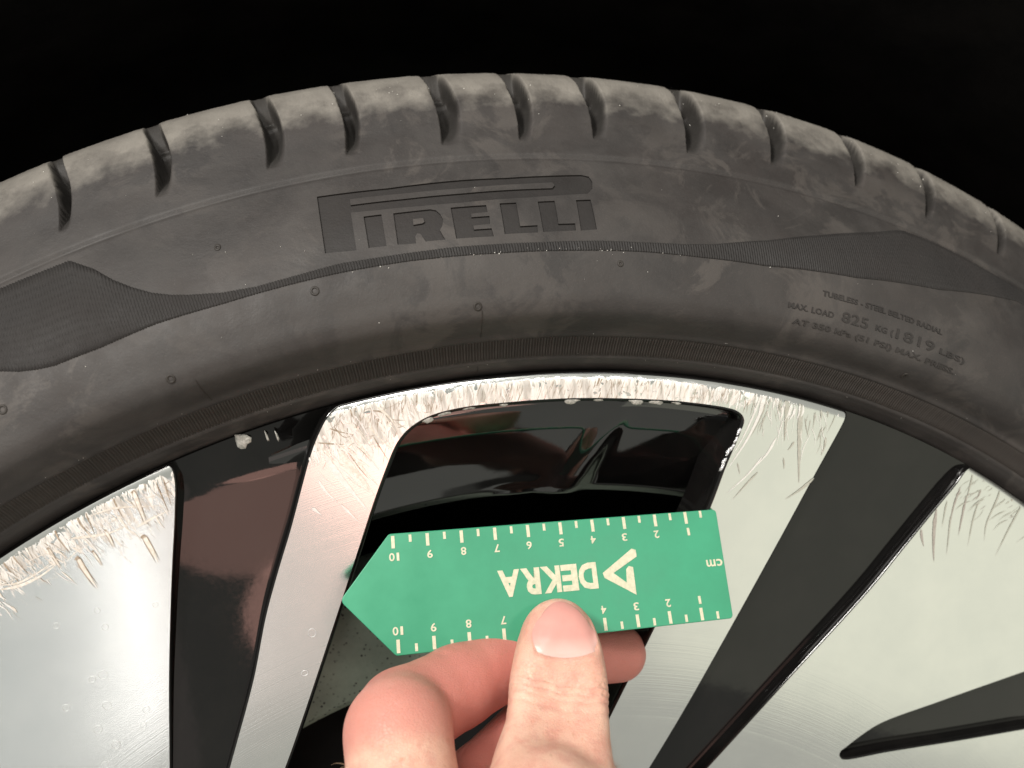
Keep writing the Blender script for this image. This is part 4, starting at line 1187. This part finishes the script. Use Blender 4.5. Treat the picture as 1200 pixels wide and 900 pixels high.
def hand_sdf(P):
    d = chain(P, CHAIN_INDEX[1:], 2.0)
    prox = round_cone(P, CHAIN_INDEX[0][:3], CHAIN_INDEX[1][:3], CHAIN_INDEX[0][3], CHAIN_INDEX[1][3])
    d = smin(d, prox, 2.2)
    d = smin(d, chain(P, CHAIN_MIDDLE, 2.0), 1.5)
    for F_ in FINGERS:
        d = smin(d, chain(P, F_, 2.0), 1.5)
    palm = None
    for C in PALM:
        e = chain(P, C, 4.0)
        palm = e if palm is None else smin(palm, e, 7.0)
    palm = smin(palm, smin(chain(P, WRIST, 5.0), chain(P, WRIST2, 5.0), 12.0), 12.0)
    d = smin(d, palm, 5.0)
    t = chain(P, CHAIN_THUMB, 4.0)
    # flatten the thumb towards its nail
    nb = np.array((0.05, -0.86, 0.51))
    s = (P - np.array((3.6, -26.5, 220.0))) @ nb
    axial = np.linalg.norm(P - np.array((3.6, -26.5, 220.0)), axis=-1)
    t = -smin(-t, -(s - 8.6 - 0.014 * np.clip(axial - 5, 0, None) ** 2), 5.0)
    # skin folds over the thumb joint
    a0, a1 = th_ax[1], th_ax[3]
    ax = (a1 - a0) / np.linalg.norm(a1 - a0)
    q = (P - a0) @ ax
    side = P[..., 0] - 2.0
    wob = 0.010 * side ** 2 + 0.25 * np.sin(side * 0.9)
    front = np.clip((P - a0) @ np.array((0, -0.8, 0.6)) / 6, 0, 1)
    for c, dep, wd in ((6.8, 0.30, 0.45), (8.6, 0.50, 0.45), (10.0, 0.60, 0.45), (11.9, 0.55, 0.45), (13.8, 0.36, 0.5), (16.5, 0.25, 0.5)):
        t = t + front * dep * np.exp(-((q + wob - c) / wd) ** 2)
    # bed of the nail
    rel = P - NAIL_C
    al, zl = np.abs(rel @ NAIL_S), rel @ NAIL_U
    inn = np.clip((9.0 - 0.10 * np.clip(zl - 2, 0, None) ** 1.5 - al) / 0.8, 0, 1) * sm((zl + 6.3 - 0.018 * al ** 2) / 1.5) * np.clip((10 - zl - 0.035 * al ** 2) / 1.5, 0, 1) * np.clip(rel @ NAIL_N / 3, 0, 1)
    t = t + 0.55 * inn
    # the skin swells a little behind the nail
    t = t - 0.35 * np.exp(-((zl + 6.6 - 0.016 * al ** 2) / 1.1) ** 2) * np.clip(rel @ NAIL_N / 3, 0, 1) * np.clip((10 - al) / 3, 0, 1)
    d = smin(d, t, 3.0)
    # crease where the forefinger bends
    for (a_, b2, dep) in (((-49, -50, 216), (-27, -42, 200), 0.30), ((-50, -54, 212), (-30, -50, 196), 0.22), ((-28, -24, 221), (-24, -30, 200), 0.30), ((-24, -22, 220), (-20.5, -28, 199), 0.2)):
        k = round_cone(P, a_, b2, 0.0, 0.0) + 0.4 * np.sin(P[..., 2] * 0.8)
        d = d + dep * np.exp(-(k / 1.1) ** 2)
    return d

def surface_nets(f, xs, ys, zs):
    G = np.full((len(xs), len(ys), len(zs)), 99.0, np.float32)
    B = 10
    sx, sy, sz = [[(i, min(i + B, len(a))) for i in range(0, len(a), B)] for a in (xs, ys, zs)]
    mid = lambda a, s: np.array([0.5 * (a[i] + a[j - 1]) for i, j in s])
    half = lambda a, s: np.array([0.5 * (a[j - 1] - a[i]) for i, j in s])
    C = np.stack(np.meshgrid(mid(xs, sx), mid(ys, sy), mid(zs, sz), indexing='ij'), -1)
    Hd = np.linalg.norm(np.stack(np.meshgrid(half(xs, sx), half(ys, sy), half(zs, sz), indexing='ij'), -1), axis=-1)
    D = f(C)
    near = np.abs(D) < Hd + 5.0
    for bi, bj, bk in np.ndindex(*D.shape):
        (i0, i1), (j0, j1), (k0, k1) = sx[bi], sy[bj], sz[bk]
        if near[bi, bj, bk]:
            G[i0:i1, j0:j1, k0:k1] = f(np.stack(np.meshgrid(xs[i0:i1], ys[j0:j1], zs[k0:k1], indexing='ij'), -1))
        else:
            G[i0:i1, j0:j1, k0:k1] = D[bi, bj, bk]
    ins = G < 0
    nx, ny_, nz = G.shape
    cnt = np.zeros((nx-1, ny_-1, nz-1), np.int8)
    for dx in (0, 1):
        for dy in (0, 1):
            for dz in (0, 1):
                cnt += ins[dx:nx-1+dx, dy:ny_-1+dy, dz:nz-1+dz]
    act = (cnt > 0) & (cnt < 8)
    idx = -np.ones(act.shape, np.int64)
    I, J, K = np.nonzero(act)
    idx[I, J, K] = np.arange(len(I))
    acc = np.zeros((len(I), 3)); num = np.zeros(len(I))
    corners = [(a, b_, c) for a in (0, 1) for b_ in (0, 1) for c in (0, 1)]
    for a in corners:
        for ax_ in range(3):
            if a[ax_] == 1:
                continue
            b_ = list(a); b_[ax_] = 1
            ga = G[I + a[0], J + a[1], K + a[2]]; gb = G[I + b_[0], J + b_[1], K + b_[2]]
            m = (ga < 0) != (gb < 0)
            t = np.where(m, ga / np.where(m, ga - gb, 1), 0)
            pa = np.stack([xs[I + a[0]], ys[J + a[1]], zs[K + a[2]]], 1); pb = np.stack([xs[I + b_[0]], ys[J + b_[1]], zs[K + b_[2]]], 1)
            acc += np.where(m[:, None], pa + (pb - pa) * t[:, None], 0); num += m
    V_ = acc / num[:, None]
    quads = []
    for ax_ in range(3):
        sl0 = [slice(1, -1)] * 3; sl1 = [slice(1, -1)] * 3
        sl0[ax_] = slice(0, -1); sl1[ax_] = slice(1, None)
        A, B = ins[tuple(sl0)], ins[tuple(sl1)]
        for flip in (False, True):
            m = (A & ~B) if not flip else (~A & B)
            i, j, k = np.nonzero(m)
            off = [1, 1, 1]; off[ax_] = 0
            i, j, k = i + off[0], j + off[1], k + off[2]
            u, v_ = [(1, 2), (2, 0), (0, 1)][ax_]
            def g(du, dv):
                c = [i.copy(), j.copy(), k.copy()]
                c[u] -= du; c[v_] -= dv
                return idx[c[0], c[1], c[2]]
            q = np.stack([g(1, 1), g(0, 1), g(0, 0), g(1, 0)], 1)
            quads.append(q[:, ::-1] if flip else q)
    Q = np.concatenate(quads)
    return V_, Q[(Q >= 0).all(1)]

h = 0.55
zs = np.concatenate([np.arange(-44, 150, 3.5), np.arange(150, 180, 1.6), np.arange(180, 236, h)])
V_, Q_ = surface_nets(hand_sdf, np.arange(-62, 54, 0.6), np.concatenate([np.arange(-150, -72, 2.0), np.arange(-72, 16, 0.62)]), zs)

def skin():
    m, nt, b = node_mat('skin')
    tc = N(nt, 'ShaderNodeTexCoord')
    big = noise(nt, 55, 4, 0.55)
    mid = noise(nt, 240, 4, 0.6)
    red = N(nt, 'ShaderNodeAttribute', attribute_name='flush')
    c = mixc(nt, ramp(nt, big, [(0.35, 0.0), (0.68, 1.0)]), (0.73, 0.42, 0.315), (0.82, 0.52, 0.40))
    c = mixc(nt, red.outputs['Fac'], c, (0.60, 0.225, 0.185))
    c = mixc(nt, ramp(nt, mid, [(0.42, 0.0), (0.66, 0.5)]), c, (0.62, 0.25, 0.20))
    spots = ramp(nt, noise(nt, 620, 2, 0.5), [(0.66, 0.0), (0.76, 0.4)])
    c = mixc(nt, spots, c, (0.45, 0.22, 0.13))
    nt.links.new(c, b.inputs['Base Color'])
    nt.links.new(ramp(nt, mid, [(0.3, 0.40), (0.7, 0.56)]), b.inputs['Roughness'])
    b.inputs['Subsurface Weight'].default_value = 0.18
    b.inputs['Subsurface Radius'].default_value = (1.0, 0.35, 0.2)
    b.inputs['Subsurface Scale'].default_value = 0.0025
    b.inputs['Specular IOR Level'].default_value = 0.45
    vo = N(nt, 'ShaderNodeTexVoronoi', feature='DISTANCE_TO_EDGE')
    vo.inputs['Scale'].default_value = 1250
    mp = N(nt, 'ShaderNodeMapping'); mp.inputs['Scale'].default_value = (0.8, 1, 1.35)
    nt.links.new(tc.outputs['Object'], mp.inputs[0]); nt.links.new(mp.outputs[0], vo.inputs['Vector'])
    hgt = math_n(nt, 'ADD', ramp(nt, vo.outputs['Distance'], [(0.0, 0.0), (0.12, 1.0)]), noise(nt, 420, 4, 0.6))
    bump(nt, b, hgt, 0.42, 0.00022)
    return m
SKIN = skin()
hand_me = big_mesh('person', V_, Q_)
flush = np.zeros(len(V_))
dI = np.minimum(chain(V_, CHAIN_INDEX[1:], 2.0), chain(V_, CHAIN_MIDDLE, 2.0))
flush = np.clip(1 - dI / 2.5, 0, 1) * 1.0
dT = np.linalg.norm(V_ - np.array((4.0, -28, 222)), axis=1)
flush = np.maximum(flush, np.clip(1 - dT / 16, 0, 1) * 0.5)
flush[dT > 15] *= np.where(chain(V_[dT > 15], CHAIN_THUMB, 4.0) < 1.0, 0.15, 1)
at = hand_me.attributes.new('flush', 'FLOAT', 'POINT'); at.data.foreach_set('value', flush.astype(np.float32))
person = add('person', hand_me, SKIN)
person['label'] = 'hand gripping the green card, thumb in front and forefinger behind'
person['category'] = 'person'

# thumbnail, laid on the skin
def drop(p, d):
    p = np.array(p, float)
    for _ in range(40):
        p = p + d * hand_sdf(p)[:, None] * 0.8
    return p
NAIL, nt, b = node_mat('nail')
nb_ = noise(nt, 300, 3, 0.5)
lun = N(nt, 'ShaderNodeAttribute', attribute_name='moon')
nt.links.new(mixc(nt, lun.outputs['Fac'], mixc(nt, nb_, (0.66, 0.31, 0.275), (0.72, 0.37, 0.32)), (0.80, 0.55, 0.49)), b.inputs['Base Color'])
b.inputs['Roughness'].default_value = 0.22
b.inputs['Subsurface Weight'].default_value = 0.25
b.inputs['Subsurface Radius'].default_value = (1.0, 0.4, 0.3)
b.inputs['Subsurface Scale'].default_value = 0.002
up, out_d, sidev, nc = NAIL_U, NAIL_N, NAIL_S, NAIL_C
nu, nv = 21, 25
vs, moon, rise = [], [], []
for i in range(nu):
    for j in range(nv):
        a = -1 + 2 * i / (nu - 1); t = j / (nv - 1)
        hw = 9.2 * (0.86 + 0.14 * math.sin(math.pi * min(1, t * 1.1))) * (1 - 0.34 * t ** 3)
        bot = -5.6 + 1.5 * a * a; topz = 9.4 - 3.0 * a * a
        z = bot + (topz - bot) * t
        e = min(1, (1 - abs(a)) / 0.12, t / 0.06, (1 - t) / 0.05)
        vs.append(nc + sidev * a * hw + up * z + out_d * 14)
        rise.append(0.26 * float(sm(np.array(e))) + 0.02)
        moon.append(float(np.clip(1.15 - (z - bot) / 4.4, 0, 1)) * 0.75)
vs = drop(vs, -out_d) + out_d * np.array(rise)[:, None]
me = big_mesh('thumbnail', np.array(vs), grid_faces(nu, nv)[:, ::-1])
at = me.attributes.new('moon', 'FLOAT', 'POINT'); at.data.foreach_set('value', np.array(moon, np.float32))
add('thumbnail', me, NAIL, person)
# a few hairs at the root of the forefinger
HAIR = plain('body_hair', (0.30, 0.20, 0.12), (0.45, 0.32, 0.2), 0.5)
for k in range(7):
    p = np.array((-53.0 + rng.uniform(-1, 2), -52 + rng.uniform(-4, 4), 205.5 + rng.uniform(-5, 4)))
    d = np.array((-1.0, rng.uniform(-0.3, 0.4), rng.uniform(-0.5, 0.7)))
    tube('hair', [p, p + d * 2.5, p + d * 4 + np.array((0, 0, -0.7)), p + d * 5 + np.array((0, 0, -1.8))], [0.05, 0.045, 0.03, 0.01], HAIR, person, 5)
# sleeve over the forearm, below the picture
SLEEVE = plain('dark_sleeve_cloth', (0.012, 0.012, 0.014), (0.03, 0.03, 0.032), 0.85, 0.0, 200, 0.5, 0.0006)
sv = []
for i in range(14):
    t = i / 13
    for j in range(40):
        w = 2 * math.pi * j / 40
        rr_ = 37 + 7 * t + 1.6 * math.sin(9 * t + 3 * w) + (-3 if i == 0 else 0)
        sv.append((10 + 0 * t + (rr_ + 6) * math.cos(w), -104 - 16 * t + rr_ * math.sin(w) * 0.95, 34 - 90 * t))
add('sleeve', big_mesh('sleeve', np.array(sv), np.array([(i * 40 + j, i * 40 + (j + 1) % 40, (i + 1) * 40 + (j + 1) % 40, (i + 1) * 40 + j) for i in range(13) for j in range(40)])), SLEEVE, person)
